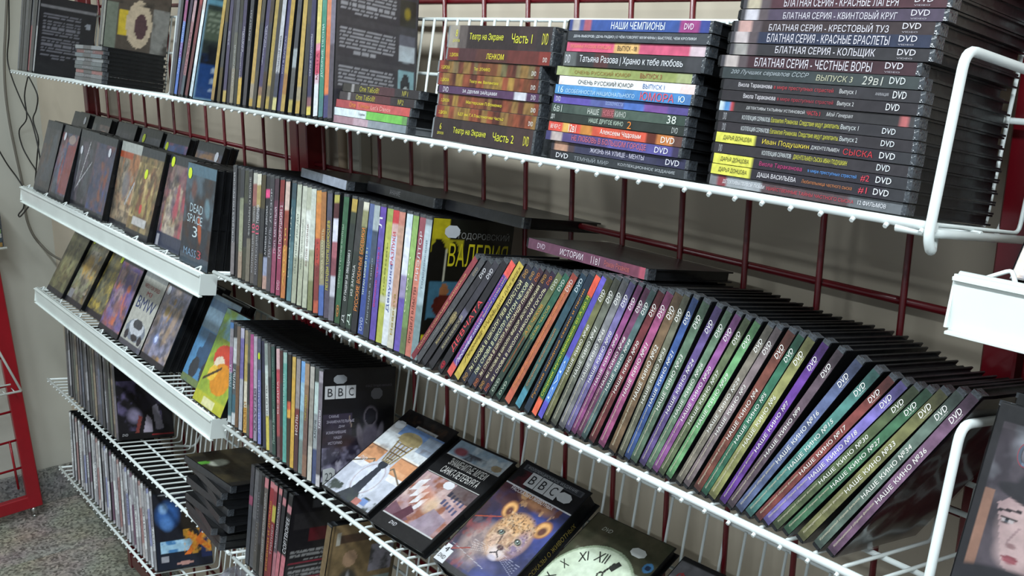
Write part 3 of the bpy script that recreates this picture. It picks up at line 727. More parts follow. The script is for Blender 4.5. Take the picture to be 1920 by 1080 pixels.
UP3 = [
 R3(430,435,.0095,[(0,'b8c0c0'),(.08,'3c6870'),(.5,'94588c'),(.75,'8c8890'),(.93,'3c78b4')],[('ПЛАНЕТА',.36,.58,.6,'dcdce0')],'grey case with a blue top at the left end'),
 R3(439,445,.0105,[(0,'c0c8cc'),(.12,'2c6070'),(.3,'4c5458'),(.6,'b8bcc0'),(.86,'2c2c30')],[('МУЛЬТ',.36,.56,.6,'dce0e0')],'white topped case with a teal foot'),
 R3(447,452,.0065,[(0,'6c4c30'),(.6,'6c5c50')],[],'narrow brown case'),
 R3(453,458,.0080,[(0,'a4a8b0'),(.5,'6860a0'),(.9,'b0aec4')],[],'lilac and white case'),
 R3(462,467,.0095,[(0,'c89838'),(.25,'d0c8b0'),(.5,'b09a50'),(.85,'94886c')],[('СКАЗКИ',.03,.3,.6,'a06c20')],'gold and cream case left of the magenta one'),
 R3(473,474,.0115,[(0,'b43c84'),(.9,'9c3878')],[],'bright magenta case'),
 R3(480,482,.0075,[(0,'8c8498'),(.5,'a49cac')],[('МАУГЛИ',.1,.5,.5,'44404c')],'narrow lilac grey case'),
 R3(487,487,.0090,[(0,'6c74b8'),(.3,'5c609c'),(.7,'484c64')],[('ДИНОЗАВРЫ',.1,.6,.4,'c8ccdc')],'periwinkle blue case'),
 R3(500,494,.0110,[(0,'c8b83c'),(.33,'c4c8c4'),(.6,'b8c4c0'),(.78,'84908c')],[('ЖИЗНЬ',.3,.6,.35,'3c4440')],'white case with a yellow foot and a lime dot sticker'),
 R3(511,508,.0115,[(0,'24443c'),(.3,'1f4a40'),(.8,'2c4c48')],[('Планета Земля',.1,.42,.5,'a8c0b4',.5,.02,.2),('ЖИВОТНЫЙ МИР',.44,.9,.3,'80a094')],'dark green case with pale script'),
 R3(519,519,.0095,[(0,'5c4044'),(.2,'9c4448'),(.5,'b83c4c'),(.8,'c8a0a4')],[('БЕЗДНА',.4,.7,.5,'e0d0d0')],'crimson case left of the turquoise one'),
 R3(530,530,.0125,[(0,'4c9c90'),(.6,'58a094'),(.9,'8cb0a8')],[('ОКЕАНЫ',.5,.8,.3,'b8dcd4',.75)],'turquoise case'),
 R3(539,542,.0095,[(0,'3c2c20'),(.42,'d89c20'),(.5,'c8502c'),(.58,'241c18')],[],'black brown case with a small flame picture'),
 R3(544,552,.0080,[(0,'c89c24'),(.8,'c4a040')],[],'amber yellow case'),
 R3(552,558,.0095,[(0,'4c2c30'),(.35,'6c2c30'),(.55,'8c8484')],[('НОЛЬ',.32,.5,.6,'dcd4d4')],'maroon case with white letters'),
 R3(560,567,.0110,[(0,'6c7c78'),(.3,'7c9ca0'),(.55,'8cb4c8'),(.8,'649cd4')],[],'sky blue case'),
 R3(569,577,.0110,[(0,'84604c'),(.2,'6c5048'),(.6,'84664c'),(.8,'a08468')],[('ПИРАМИДЫ',.5,.72,.4,'b8b040')],'brown case right of the sky blue one'),
 R3(580,586,.0115,[(0,'b8b4a8'),(.3,'8c8880'),(.8,'a8a49c')],[],'warm grey case'),
 R3(587,593,.0090,[(0,'3c4870'),(.3,'8c9498'),(.6,'b0c4c0'),(.88,'3c4440')],[('МОРЯ',.4,.55,.5,'3c4448')],'white and navy case beside the astronaut cover'),
 R3(595,604,.0115,[(0,'b8b4b8'),(.1,'544c54'),(.5,'6c6470'),(.9,'948c98')],[('ТАЙНЫ',.5,.66,.5,'e0e0e4')],'grey mauve case whose front shows an astronaut on the moon',front=A_bbc),
]
U3 = place_row(3, UP3, '', 'film cases standing upright on the third shelf', dy=.006)
bo = U3[-1]; fb = fr_front(bo['t'])
def bbc_boxes(o, fr, x, y, s, gap=.0012, dark='2c2c30', light='c4c6c8'):
    for i, ch in enumerate('BBC'):
        me = bpy.data.meshes.new('logo_box'); q = s
        me.from_pydata([(0, 0, 0), (q, 0, 0), (q, q * 1.15, 0), (0, q * 1.15, 0)], [], [(0, 1, 2, 3)]); me.update()
        obj('logo_box', me, ink(light), o, fr @ Matrix.Translation((x + i * (s + gap), y, .0007)))
        put_text(o, ch, x + i * (s + gap) + s * .26, y + s * .22, s * .5, s * .72, dark, fr, .0, 0, 'lettering', .0012)
bbc_boxes(bo, fb, .003, .142, .018)
for i, w_ in enumerate(['САМЫЕ', 'ЗНАМЕНАТЕЛЬНЫЕ', 'ДНИ', 'ИЗМЕНИВШИЕ', 'НАШУ', 'ИСТОРИЮ']):
    L = .0036 * len(w_); put_text(bo, w_, .012 + [0, -.004, .018, -.004, .010, 0][i], .112 - i * .0085, L, .0045, 'b0acbc', fb, .02)
put_text(bo, '22', .008, .012, .014, .013, '54585c', fb, 0); o22 = None
me = bpy.data.meshes.new('number_tag'); me.from_pydata([(0, 0, 0), (.022, 0, 0), (.022, .022, 0), (.016, .026, 0), (0, .024, 0)], [], [(0, 1, 2, 3, 4)]); me.update()
obj('number_tag', me, ink('c0c4c4'), bo, fb @ Matrix.Translation((.004, .007, .0003)))
put_text(bo, 'КЛАСС ЛУЧШИХ ФИЛЬМОВ', .078, .158, .05, .004, '5c5860', fb, .02)
sticker(bo, fb, .018, .166, .024, .014, '8c9094'); sticker(bo, fb, .088, .138, .022, .018, '5c5c60')
l9 = U3[8]
sticker(l9, fr_spine(l9['t']), .150, .002, .012, .007, 'c8dc28')
# ------------------------------------------------------------------ cases lying in stacks
def LAID(s, x, z, t, dy=0.004, yaw=0.0, L=.19, D=.135):
    return shelf_mat(s) @ Matrix.Translation((x + L / 2, dy + D / 2, z + t)) @ Matrix.Rotation(yaw, 4, 'Z') @ Matrix.Translation((-L / 2, -D / 2, 0)) @ Matrix.Rotation(math.pi / 2, 4, 'Y')
def stack(s, items, group, z0=.0008, dy=.006):
    z = z0
    for (u, t, segs, texts, lb, k) in items:
        x = xu(s, u, z + t / 2, dy) + k.get('dx', 0)
        case(segs, t, lb, texts, LAID(s, x, z, t, dy + k.get('dy', random.uniform(-.002, .003)), k.get('yaw', 0)), group=group, pm=k.get('pm'), sm=k.get('sm'), mott=k.get('m', .12), back=k.get('top'),
             name=k.get('name', 'dvd_case'), cat=k.get('cat', 'dvd case'))
        z += t + .0003
    return z
random.seed(11)
BR = '4a2418'
def theatre(u, t, title, lb, L0=.42, L1=.72, hf=.3, dirt=('8a6a24', '7c3a20')):
    segs = [(0, '7c2a20')]; r = random.Random(u + int(t * 1e4))
    f_ = .06
    while f_ < .97:
        segs.append((f_, r.choice(['6a3a1e', dirt[0], '5c2a1c', dirt[1], '4c221a', '7a5a28']))); f_ += r.uniform(.03, .07)
    tx = [('2 ДИСКА', .03, .12, .32, 'd8c838', .42), (title, L0, L1, hf, 'd8c838', .45), ('DVD', .935, .975, .34, 'd8d8d0', .4)]
    return (u, t, segs, tx, lb, dict(sm=CLEARP, m=.35))
GOTH = dict(sm=CLEARP, m=.06)
LS = [
 (810, .0255, [(0, '2c2224'), (.3, '33282a'), (.75, '3c2c2c')], [('6', .07, .09, .3, 'c8c040', .62), ('ДИСКОВ', .05, .12, .14, 'c8c040', .3), ('Театр на Экране', .22, .56, .34, 'cccc3c', .5, .02), ('Часть 2', .63, .83, .36, 'cccc3c', .5, .02), ('DVD', .92, .97, .4, 'c8c040')], 'fat dark brown boxed set with yellow blackletter title at the foot of the theatre stack', GOTH),
 theatre(815, .0142, 'БДТ им. Г.А.Товстоногова Часть2', 'red brown theatre case with the longest yellow title, just above the fat bottom box', .24, .70, .28),
 theatre(817, .0138, 'Мастерская П.Фоменко', 'red brown theatre case directly below the thin purple one', .30, .66, .34),
 (820, .0088, [(0, '4c3050'), (.77, 'b8b8c0'), (.88, '4a2c4c')], [('DVD', .05, .11, .7, 'c8c4cc'), ('ЗА ДВУМЯ ЗАЙЦАМИ', .26, .61, .62, 'd8d8dc', .5, .03), ('DVD', .93, .97, .6, 'c8c4cc')], 'thin purple case with white lettering in the middle of the theatre stack', dict(m=.1)),
 theatre(819, .0142, 'Театр им. Вахтангова', 'red brown theatre case directly above the thin purple one', .34, .63, .30),
 theatre(820, .0142, 'Тет. ЭТНИКО', 'red brown theatre case with dull blurred title, third from the top', .38, .54, .26, ('6c5a38', '5c5434')),
 (838, .0142, [(0, '6c2420'), (.12, '44262a'), (.3, '4c2a26'), (.6, '5c2824'), (.9, '782a22')], [('2 ДИСКА', .03, .12, .34, 'd8c838', .42), ('ЛЕНКОМ', .41, .58, .44, 'd8cc34', .45, .03), ('DVD', .94, .975, .34, 'd8d8d0', .4)], 'dark red theatre case with a short bold yellow title, second from the top', dict(sm=CLEARP, m=.12)),
 (835, .0262, [(0, '8c8478'), (.1, '544a48'), (.2, '2c2224'), (.7, '382a2c'), (.85, '30282a')], [('8', .07, .09, .3, 'ccc440', .66), ('ДИСКОВ', .045, .12, .14, 'ccc440', .32), ('Театр на Экране', .22, .56, .36, 'cccc3c', .5, .02), ('Часть 1', .64, .83, .4, 'cccc3c', .5, .02), ('DVD', .92, .97, .45, 'c8c040')], 'fat dark brown boxed set with yellow blackletter title on top of the theatre stack', dict(sm=CLEARP, m=.06, dy=.004)),
]
stack(1, LS, 'theatre film boxes stacked on the top shelf')
MS = [
 (1027, .0084, [(0, '26262c'), (.14, '2c3034')], [('DVD', .05, .15, .6, 'd8d8dc'), ('ТЕМНЫЙ МИР', .2, .47, .6, '8c9094', .5, .0), ('КОЛЛЕКЦИОННОЕ ИЗДАНИЕ', .54, .94, .4, 'a8acb0')], 'black case with a spaced grey title at the bottom of the middle stack', {}),
 (1028, .0092, [(0, '2c2a34'), (.04, 'a87c64'), (.14, '4c3c40'), (.2, '33334c'), (.8, '2c2c48')], [('ЖИЗНЬ НА УЛИЦЕ - МЕНТЫ', .32, .72, .62, 'c0bccc', .5, .03), ('DVD', .87, .96, .6, 'd4d4dc')], 'dark navy case with a head at its left, second lowest of the middle stack', {}),
 (1022, .0092, [(0, '3c3868'), (.06, 'a89894'), (.14, '4a3c70'), (.5, '4c4688'), (.94, '342c4c')], [('НЕ ЛЮБОВЬ В БОЛЬШОМ ГОРОДЕ', .22, .78, .7, 'c06470', .5, .03), ('DVD', .84, .93, .6, 'dcdce4')], 'blue violet case with pink capitals in the middle stack', {}),
 (1026, .0096, [(0, 'c83c2c'), (.12, 'd0a040'), (.18, 'c83a28'), (.27, 'b8741c'), (.36, 'c44428'), (.75, '5c2418'), (.82, 'b86c28'), (.93, '5c3c34')], [('ВЕЧЕР С', .02, .1, .45, 'e8d8d0'), ('12в1', .17, .23, .8, 'f0e8dc', .5, .04), ('Алексеем Чадовым', .42, .72, .6, 'e8ddd8', .5, .03), ('DVD', .86, .95, .6, 'e8e0d8')], 'red and orange case in the middle stack', {}),
 (1030, .0088, [(0, '242a28'), (.1, '2a302c')], [('ДП', .01, .04, .6, 'd0d4d0'), ('НАШЕ ДРУГОЕ КИНО', .32, .58, .6, 'b4c4b4', .5, .03), ('2', .61, .64, .8, 'd07830'), ('DVD', .92, .96, .6, 'a8aca8')], 'black case with pale green capitals and an orange numeral 2', {}),
 (1028, .0092, [(0, '3c4a44'), (.2, '46544c'), (.41, '7c3c40'), (.5, '46564c'), (.9, '34443c')], [('6в1', .02, .09, .8, 'b0b8b0'), ('НАШЕ', .30, .39, .62, 'c8ccc4', .5, .03), ('НОВОЕ', .42, .5, .62, 'c07078', .5, .03), ('КИНО', .51, .59, .62, 'b8bcb4', .5, .03), ('38', .88, .94, .8, 'ccd0c8')], 'grey green case numbered 38 in the middle stack', {}),
 (1033, .0088, [(0, '54449c'), (.3, '4a5490'), (.55, '3c64b0'), (.7, '6c4088'), (.85, '4c4080')], [('DVD', .02, .06, .6, 'ccccdc'), ('ОСОБЕННОСТИ', .42, .55, .4, '9cacd4')], 'violet case in the middle stack', {}),
 (1040, .0096, [(0, '3c84bc'), (.5, '3478b4'), (.94, '3a6ca4')], [('16', .03, .07, .7, 'c4dcec'), ('ОСОБЕННОСТИ НАЦИОНАЛЬНОГО', .09, .62, .5, 'b4d0e4', .35, .02), ('ЮМОРА', .66, .89, .8, 'd04c58', .5, .05), ('Ю', .92, .96, .6, 'd8e4ec')], 'sky blue case with a red word at its end in the middle stack', {}),
 (1041, .0090, [(0, 'd4c4c0'), (.04, 'dcdee0'), (.9, 'd8c0bc')], [('ОЧЕНЬ РУССКИЙ ЮМОР', .16, .58, .6, '3c3c34', .5, .02), ('ВЫПУСК 1', .65, .80, .5, '3c64a0', .5, .02)], 'white case with black capitals in the middle stack', {}),
 (1037, .0092, [(0, '9aa46c'), (.1, '8a9450'), (.9, '98a06c')], [('ОЧЕНЬ РУССКИЙ ЮМОР', .15, .58, .5, '8c6c34', .5, .02), ('ВЫПУСК 3', .65, .80, .5, '8c4c30', .5, .02)], 'olive green case with brown capitals above the white one', {}),
 (1052, .0142, [(0, '585c5c'), (.1, '303032'), (.25, '4c2c2c'), (.35, '303234'), (.9, '3c3c40')], [('DVD', .015, .055, .6, 'd0d0d4'), ('Татьяна Разова | Храню к тебе любовь', .13, .88, .62, 'd4d6da', .5, .0)], 'thick charcoal case with a long white title in the middle stack', {}),
 (1058, .0098, [(0, 'c44468'), (.38, 'd0a45c'), (.56, 'c04468'), (.9, 'c0a8b0')], [('ЛЮБИМЫЕ РУССКИЕ КОМЕДИИ', .03, .35, .42, 'd88c6c', .5, .03), ('ВЫПУСК - 08', .40, .54, .5, '3c3028', .5, .03)], 'crimson pink case with a yellow label near the top of the middle stack', {}),
 (1063, .0098, [(0, '34383e'), (.5, '3c4046')], [('ДЕНЬ ВЫБОРОВ | ДЕНЬ РАДИО | О ЧЁМ ГОВОРЯТ МУЖЧИНЫ | БЫСТРЕЕ, ЧЕМ КРОЛИКИ', .05, .93, .4, 'd0d4d8', .5, .03)], 'slate black case with tiny white capitals, second from the top of the middle stack', {}),
 (1067, .0110, [(0, '2c3c7c'), (.04, 'a49a98'), (.09, '44508c'), (.13, 'a04c5c'), (.17, '28488c'), (.8, '8c2c70'), (.93, '2c3c84')], [('НАШИ ЧЕМПИОНЫ', .33, .71, .66, 'dce4ec', .5, .03), ('DVD', .84, .9, .5, 'e0d8e4')], 'royal blue case with white capitals on top of the middle stack', {}),
]
stack(1, MS, 'film cases in the middle stack on the top shelf')
def dar(u, t, title, col, hf, lb, extra=(), z1=.58):
    return (u, t, [(0, 'c8c432'), (.24, '26222a'), (.9, '2c2c30')], [('ДАРЬЯ ДОНЦОВА', .045, .21, .5, '3c3a20', .5, .0), (title, .27, z1, hf, col, .5, .01)] + list(extra) + [('DVD', .86, .93, .55, 'd8dce0', .55, .04)], lb, {})
def bl(u, t, title, lb, base, z0=.2, z1=.78, face='a89c98'):
    return (u, t, [(0, '3c3a40'), (.03, face), (.11, '54484c'), (.16, base), (.9, base)], [('БЛАТНАЯ СЕРИЯ - ' + title, z0, z1, .74, 'c8c4cc', .5, .03), ('DVD', .86, .94, .48, 'd0ccd4', .68, .03), ('VIDEO', .86, .93, .12, 'a8a4ac', .2)], lb, {})
RS = [
 (1325, .0092, [(0, '6c6c70'), (.06, '7c3038'), (.1, '8c9094'), (.3, '4c3c40'), (.75, '5c6064')], [('ДЕТЕКТИВЫ ПЕРВОЙ ЛЮБВИ', .08, .32, .5, 'd0d0d4', .5, .03), ('УБИЙСТВЕННЫЕ ТАЙНЫ ЧАСТНОГО СЫСКА', .33, .78, .4, 'b03844', .5, .03), ('12 ФИЛЬМОВ', .8, .93, .4, 'd0d0d4')], 'grey and red lettered case at the bottom of the crime stack', {}),
 dar(1331, .0088, 'ДАША ВАСИЛЬЕВА', 'd0ccd0', .52, 'black case with yellow left end, lowest of the three yellow ended ones', [('Любительница частного сыска', .51, .76, .4, 'a8683c', .5, .01), ('#1', .79, .83, .6, 'c03848')], .48),
 dar(1334, .0088, 'Виола Тараканова', 'a83468', .52, 'black case with yellow left end and magenta title', [('в мире преступных страстей', .53, .77, .4, '4c84c4', .5, .01), ('#2', .79, .83, .6, 'c03848')], .5),
 (1335, .0088, [(0, '2e2a2e')], [('DVD', .03, .05, .7, 'a0a0a4'), ('КОЛЛЕКЦИЯ СЕРИАЛОВ:', .28, .44, .5, 'c4c8c8', .5, .03), ('ДЖЕНТЕЛЬМЕН СЫСКА ИВАН ПОДУШКИН', .45, .72, .5, 'c0bc3c', .5, .03), ('DVD', .86, .92, .55, 'd0d4d8', .55, .04)], 'black case with a mid yellow title between two yellow ended ones', {}),
 dar(1340, .0088, 'Иван Подушкин', 'c8b43c', .6, 'black case with yellow left end and yellow title, uppermost of the three', [('ДЖЕНТЕЛЬМЕН', .53, .67, .4, 'c4c4c4', .5, .01), ('СЫСКА', .69, .83, .55, 'b42c34', .5, .01)], .52),
 (1340, .0088, [(0, '2c282c')], [('DVD', .03, .05, .7, 'a0a0a4'), ('КОЛЛЕКЦИЯ СЕРИАЛОВ:', .14, .30, .5, 'c4c8c8', .5, .03), ('Евлампия Романова. Следствие ведут дилетанты.', .305, .66, .6, 'b4b03c', .5, .03), ('Выпуск 2', .665, .75, .55, 'c0c4c4'), ('DVD', .86, .92, .5, 'd0d4d8', .55, .04)], 'black case with a long yellow title, the lower of that pair', {}),
 (1342, .0088, [(0, '2c2a2e')], [('DVD', .03, .05, .7, 'a0a0a4'), ('КОЛЛЕКЦИЯ СЕРИАЛОВ:', .14, .30, .5, 'c4c8c8', .5, .03), ('Евлампия Романова. Следствие ведут дилетанты.', .305, .66, .6, 'b4b03c', .5, .03), ('Выпуск 1', .665, .75, .55, 'c0c4c4'), ('DVD', .86, .92, .5, 'd0d4d8', .55, .04)], 'black case with a long yellow title, the upper of that pair', {}),
 (1341, .0084, [(0, 'b0c0c8'), (.035, '3c7cb4'), (.07, 'b03438'), (.095, '2c2a2c'), (.92, 'a85454'), (.96, '3c3a3c')], [('ДЕТЕКТИВЫ ТАТЬЯНЫ УСТИНОВОЙ', .16, .48, .42, 'c4c4c4', .5, .03), ('ЧАСТЬ 3', .49, .56, .42, 'b83440'), ('Мой Генерал', .59, .72, .5, 'b4b4b4', .5, 0, .3)], 'black case with a white, blue and red patch at its left end', {}),
 (1347, .0088, [(0, '2a262a')], [('Виола Тараканова', .13, .31, .55, 'ccc8cc', .5, .02), ('в мире преступных страстей', .32, .61, .45, '98303c', .5, .01), ('Выпуск 2', .63, .71, .48, 'c4c4c4'), ('DVD', .86, .92, .58, 'dce0e4', .55, .04)], 'black case with white name and dull red title, the lower of the two', {}),
 (1350, .0092, [(0, '2c2a2e')], [('Виола Тараканова', .09, .28, .5, 'ccc8cc', .5, .02), ('в мире преступных страстей', .29, .60, .45, 'a8343c', .5, .01), ('Выпуск 1', .63, .71, .48, 'c4c4c4'), ('АНИМАЦИЯ', .8, .86, .3, 'a0a0a4'), ('DVD', .88, .94, .6, 'dce0e4', .55, .04)], 'black case with white name and dull red title, the upper of the two', {}),
 (1349, .0096, [(0, '30383a'), (.5, '343c3c')], [('200 Лучших сериалов СССР', .05, .48, .5, '9ca4a8', .6, .0, .3), ('ВЫПУСК 3', .52, .70, .5, 'b0ae94', .5, .0, .1), ('29в1', .745, .84, .7, 'b4b4ac', .5, .0, .1), ('DVD', .87, .94, .55, 'ccd0d0', .6, .03)], 'black case with an italic grey title in the middle of the crime stack', {}),
 bl(1345, .0100, 'ЧЕСТНЫЕ ВОРЫ', 'maroon black case with tall capitals, bottom of the six prison series ones', '3a2028', .2, .8),
 bl(1363, .0095, 'КОЛЬЩИК', 'black case with tall capitals and the shortest title of the prison series', '2c2a2e', .26, .76, '8c8884'),
 bl(1366, .0095, 'КРАСНЫЕ БРАСЛЕТЫ', 'navy black case with tall capitals in the prison series', '242c44', .21, .82, 'b0a4a4'),
 bl(1368, .0095, 'КРЕСТОВЫЙ ТУЗ', 'brown black case with tall capitals and a skull-pale left end', '34282a', .2, .8, 'b48c84'),
 bl(1380, .0092, 'КВИНТОВЫЙ КРУГ', 'purple grey case with tall capitals in the prison series', '44384c', .24, .80, 'b4b0b8'),
 bl(1386, .0095, 'КРАСНЫЕ ЛАГЕРЯ', 'wine coloured case with tall capitals in the prison series', '44222c', .23, .79, 'a89c84'),
 bl(1391, .0105, 'ПАЦАНЫ ИЗ ДЕВЯНОСТЫХ', 'blue case with tall capitals near the top picture edge', '2c406c', .2, .85, '9c9ca4'),
 bl(1394, .0098, 'ЗОНА', 'dark case cut by the top picture edge, above the blue one', '2c2a34', .3, .7),
]
ztop = stack(1, RS, 'crime series cases in the tall near stack on the top shelf')
random.seed(5)
for k in range(2):
    case([(0, '2c2a30')], .0142, 'plain black case resting on the tall crime stack, %s' % ['lower of two out of frame', 'upper of two out of frame'][k], (), LAID(1, -.565 + .004 * k, ztop + .0146 * k, .0142, .008), group='crime series cases in the tall near stack on the top shelf')
# slim audio cases by the grey back cover
SL = [
 (621, .0098, [(0, '94707c'), (.3, 'a88c98'), (.5, '7c848c'), (.8, '707c84')], [], 'lilac grey slim case at the bottom of the five slim ones', dict(sm=CLEARP)),
 (622, .0106, [(0, 'c0ccd0'), (.46, '64b044'), (.93, '5c8c4c')], [('Скрипка', .36, .45, .4, '3c4448')], 'white and green slim case, second from the bottom of the five', {}),
 (626, .0108, [(0, '9c3a40'), (.3, 'b44848'), (.9, 'b84440')], [('Опе', .2, .29, .6, 'd88c44'), ('Танцы', .32, .48, .6, 'cc8044'), ('Let\'s Dance', .5, .76, .55, 'd8a49c')], 'red slim case in the middle of the five', {}),
 (632, .0106, [(0, '3a3236'), (.12, '8c8888'), (.16, '3a3034'), (.45, '502a30'), (.7, '30282c')], [('Опе ТаБоВ!', .24, .5, .62, 'b0a840'), ('№2', .8, .87, .62, 'a8a048')], 'dark slim case ending in numeral 2 among the five slim ones', {}),
 (640, .0108, [(0, '34302e'), (.12, '8c8888'), (.16, '34302e'), (.45, '482a30'), (.7, '2c282c')], [('Опе ТаБоВ!', .24, .5, .62, 'b0a840'), ('№1', .8, .87, .62, 'a8a048')], 'dark slim case on top of the five slim ones', {}),
]
stack(1, SL, 'five slim cases stacked beside the grey back cover')

# ------------------------------------------------------------------ top shelf, upright row
def R1(ub, ut0, t, segs, texts, lb, **k):
    # ut0: column where the spine leaves the picture at the top edge; the head lies higher
    return dict(ub=ub, ut=ut0, t=t, segs=segs, texts=texts, label=lb + ', upright row of the top shelf', **k)
A_grey = Art(60, 84, '3c3a40')
for i, yb0 in enumerate((.70, .44, .19)):
    A_grey.rect(.03, yb0 - .01, .97, yb0 + .2, '35333a').paras(.05, yb0 + .012, .72, yb0 + .185, 7, '98989e', 5 + i)
A_grey.rect(.76, .70, .97, .88, '2c2a24').ell(.86, .79, .05, .05, '8c7c24', soft=.5)
A_grey.rect(.76, .46, .96, .64, 'a8b0b8').rect(.76, .57, .96, .64, '5c5c68').ell(.86, .5, .1, .05, 'b8c4cc', soft=.5)
A_grey.rect(.76, .22, .96, .41, '7ca0a8').ell(.86, .30, .055, .08, '26282e').ell(.87, .27, .03, .03, 'a8b0b0').rect(0, .94, 1, 1, '28262c')
A_bear = Art(30, 42, '3c4440'); A_bear.rect(.04, .55, .96, .8, '5c6858').paras(.08, .56, .9, .79, 5, '8c9884', 3).rect(.0, .0, 1, .42, '2c4c84').tex('26282c', 5, 6, .4, .6, 0, .34, 1, .52).paras(.2, .06, .8, .32, 8, 'a8b8cc', 8).rect(0, .85, 1, .9, '6ca0b4').rect(0, 0, 1, .02, '8cb4cc').rect(.94, 0, 1, 1, '8cb4cc').rect(0, 0, .05, 1, '8cb4cc')
GO = 'a4842c'
UP1 = [
 R1(318,334,.0085,[(0,'484a54'),(.5,'6c7078')],[],'dark grey case, first at the left'),
 R1(328,351,.0105,[(0,'4068b8'),(.35,'6c4490'),(.5,'4c74bc'),(.7,'8c3c70'),(.9,'4c5498')],[('МУЛЬТФИЛЬМЫ',.2,.7,.5,'b0bce0')],'blue and magenta case'),
 R1(339,366,.0100,[(0,'44505c'),(.2,'94646c'),(.7,'a8848c'),(.9,'5c3c60')],[('СКАЗКИ',.2,.6,.4,'5c3844')],'dull pink case'),
 R1(347,378,.0085,[(0,'5c242c'),(.5,'6c2430'),(.85,'8c2c34')],[],'dark red case'),
 R1(357,392,.0100,[(0,'b8c8d0'),(.3,'d0d8dc'),(.8,'c8c0bc')],[],'white edged case with a blue page on its face',front=A_bear,yaw=0),
 R1(404,425,.0150,[(0,'8c7038'),(.12,GO),(.8,'b0943c')],[],'gold case, first of the gold and navy series'),
 R1(418,433,.0085,[(0,'a89040'),(.1,'3c3454'),(.85,'34304c'),(.92,'b8982c')],[('ЗА ЛЕСАМИ',.5,.62,.5,'b0b0bc')],'narrow navy case with a gold head'),
 R1(430,444,.0110,[(0,'7c7464'),(.3,'54544c'),(.6,'44444c')],[('СКАЗ. КЛЮЧЕЙ',.15,.5,.5,'b0b0b0')],'grey brown case with white lettering'),
 R1(446,460,.0130,[(0,'b8942c'),(.24,'362e50'),(.85,'342e4c'),(.93,'c0a030')],[('ЕГЕРЬ НИКОЛАЙ С БАЛЕТОМ',.22,.62,.34,'c0c0c8',.7),('ЕРАЛАШ',.45,.66,.34,'c0c0c8',.3)],'navy case with a gold foot'),
 R1(456,470,.0085,[(0,'38343c'),(.5,'30303a')],[('КАПИТАН',.55,.8,.4,'a0a0a4')],'narrow black case between navy and gold'),
 R1(468,489,.0150,[(0,GO),(.08,'8c8070'),(.2,'a8883c'),(.9,'ac8c38')],[],'broad gold case with a small picture at its foot'),
 R1(483,504,.0130,[(0,'b09438'),(.1,'7c5c48'),(.18,'3a3258'),(.88,'3a3458'),(.93,'c0a434')],[('ТАЙНА МАЛЕНЬКОЙ СКАЗКИ',.35,.66,.34,'b8b8c4',.7),('СКАЗКА',.5,.68,.34,'b8b8c4',.3)],'navy case with gold head and foot'),
 R1(499,520,.0140,[(0,'9c8430'),(.1,'6c6048'),(.2,'9c8438'),(.9,'a89040')],[('ДЕДУШКИНЫ РАССКАЗЫ',.25,.6,.3,'c0b060',.5)],'olive gold case'),
 R1(514,536,.0080,[(0,'b4ac6c'),(.1,'34384c'),(.3,'a8aab0')],[('ВОЛШЕБНАЯ ЛАМПА',.3,.6,.5,'50505c')],'narrow white and navy case'),
 R1(520,541,.0075,[(0,'343058'),(.5,'3c3860')],[('КОТ В САПОГАХ',.3,.6,.4,'a0a0b4')],'narrow navy case right of the white one'),
 R1(529,553,.0130,[(0,'a4883c'),(.14,'94682c'),(.3,GO)],[('ЛЕТУЧИЙ',.5,.72,.25,'c8b868')],'gold case with a brown spot near its foot'),
 R1(543,564,.0095,[(0,'9c8c40'),(.1,'4c4c4c'),(.35,'8c9498'),(.5,'3c3c44')],[],'grey patterned case'),
 R1(557,573,.0140,[(0,'ac8c34'),(.1,'908468'),(.22,'ac8e3c'),(.9,'a89448')],[],'gold case just left of the navy capitals'),
 R1(576,586,.0120,[(0,'c4b03c'),(.08,'7c4c54'),(.14,'2e2c50'),(.86,'2e2c50'),(.92,'c8a838')],[('СЕРДЦЕ ОТДУШИНЫ',.3,.62,.36,'d0d0d8')],'deep navy case with clear white capitals'),
 R1(589,599,.0130,[(0,'c8ccd0'),(.25,'c4a8b4'),(.32,'c03c5c'),(.5,'c87890'),(.55,'c4b460'),(.9,'d4b4bc')],[('МЕЧТА',.28,.48,.4,'8c2c48')],'pink, white and yellow case'),
 R1(601,608,.0100,[(0,'3c6c70'),(.15,'2c7c68'),(.8,'3c8474')],[('ДОБРЫЕ ПЕСНИ',.3,.7,.5,'c0d4cc')],'sea green case'),
 R1(608,616,.0100,[(0,'3a3868'),(.17,'c8682c'),(.7,'c8744c')],[],'orange case with a navy foot'),
 R1(618,626,.0105,[(0,'4c4450'),(.5,'6c6474'),(.9,'b8b8b8')],[],'grey case showing small print and three pictures',front=A_grey,H=.21),
]
for r in UP1:      # head column from the crossing of the top edge (v=0)
    ub = r['ub']; x0 = xu(1, ub, .003, .004)
    # height of the spine at v=0
    best = None
    for z in np.arange(.05, .3, .002):
        xx = xu(1, r['ut'], z, .004)
        p = shelf_mat(1, .004) @ Vector((xx, 0, z)); q = CAMR.T @ np.array([p.x, p.y, p.z - EYE]); v = 540 + FPX * q[1] / q[2]
        if best is None or abs(v) < best[0]: best = (abs(v), z, xx)
    th = math.atan2(best[2] - x0, best[1])
    xx = x0 + .19 * math.sin(th); p = shelf_mat(1, .004) @ Vector((xx, 0, .19 * math.cos(th))); q = CAMR.T @ np.array([p.x, p.y, p.z - EYE])
    r['ut'] = 960 + FPX * q[0] / q[2]
place_row(1, UP1, '', 'gold, navy and mixed cases standing on the top shelf', fillw=.0162, blend=.5, tmax=.0125)
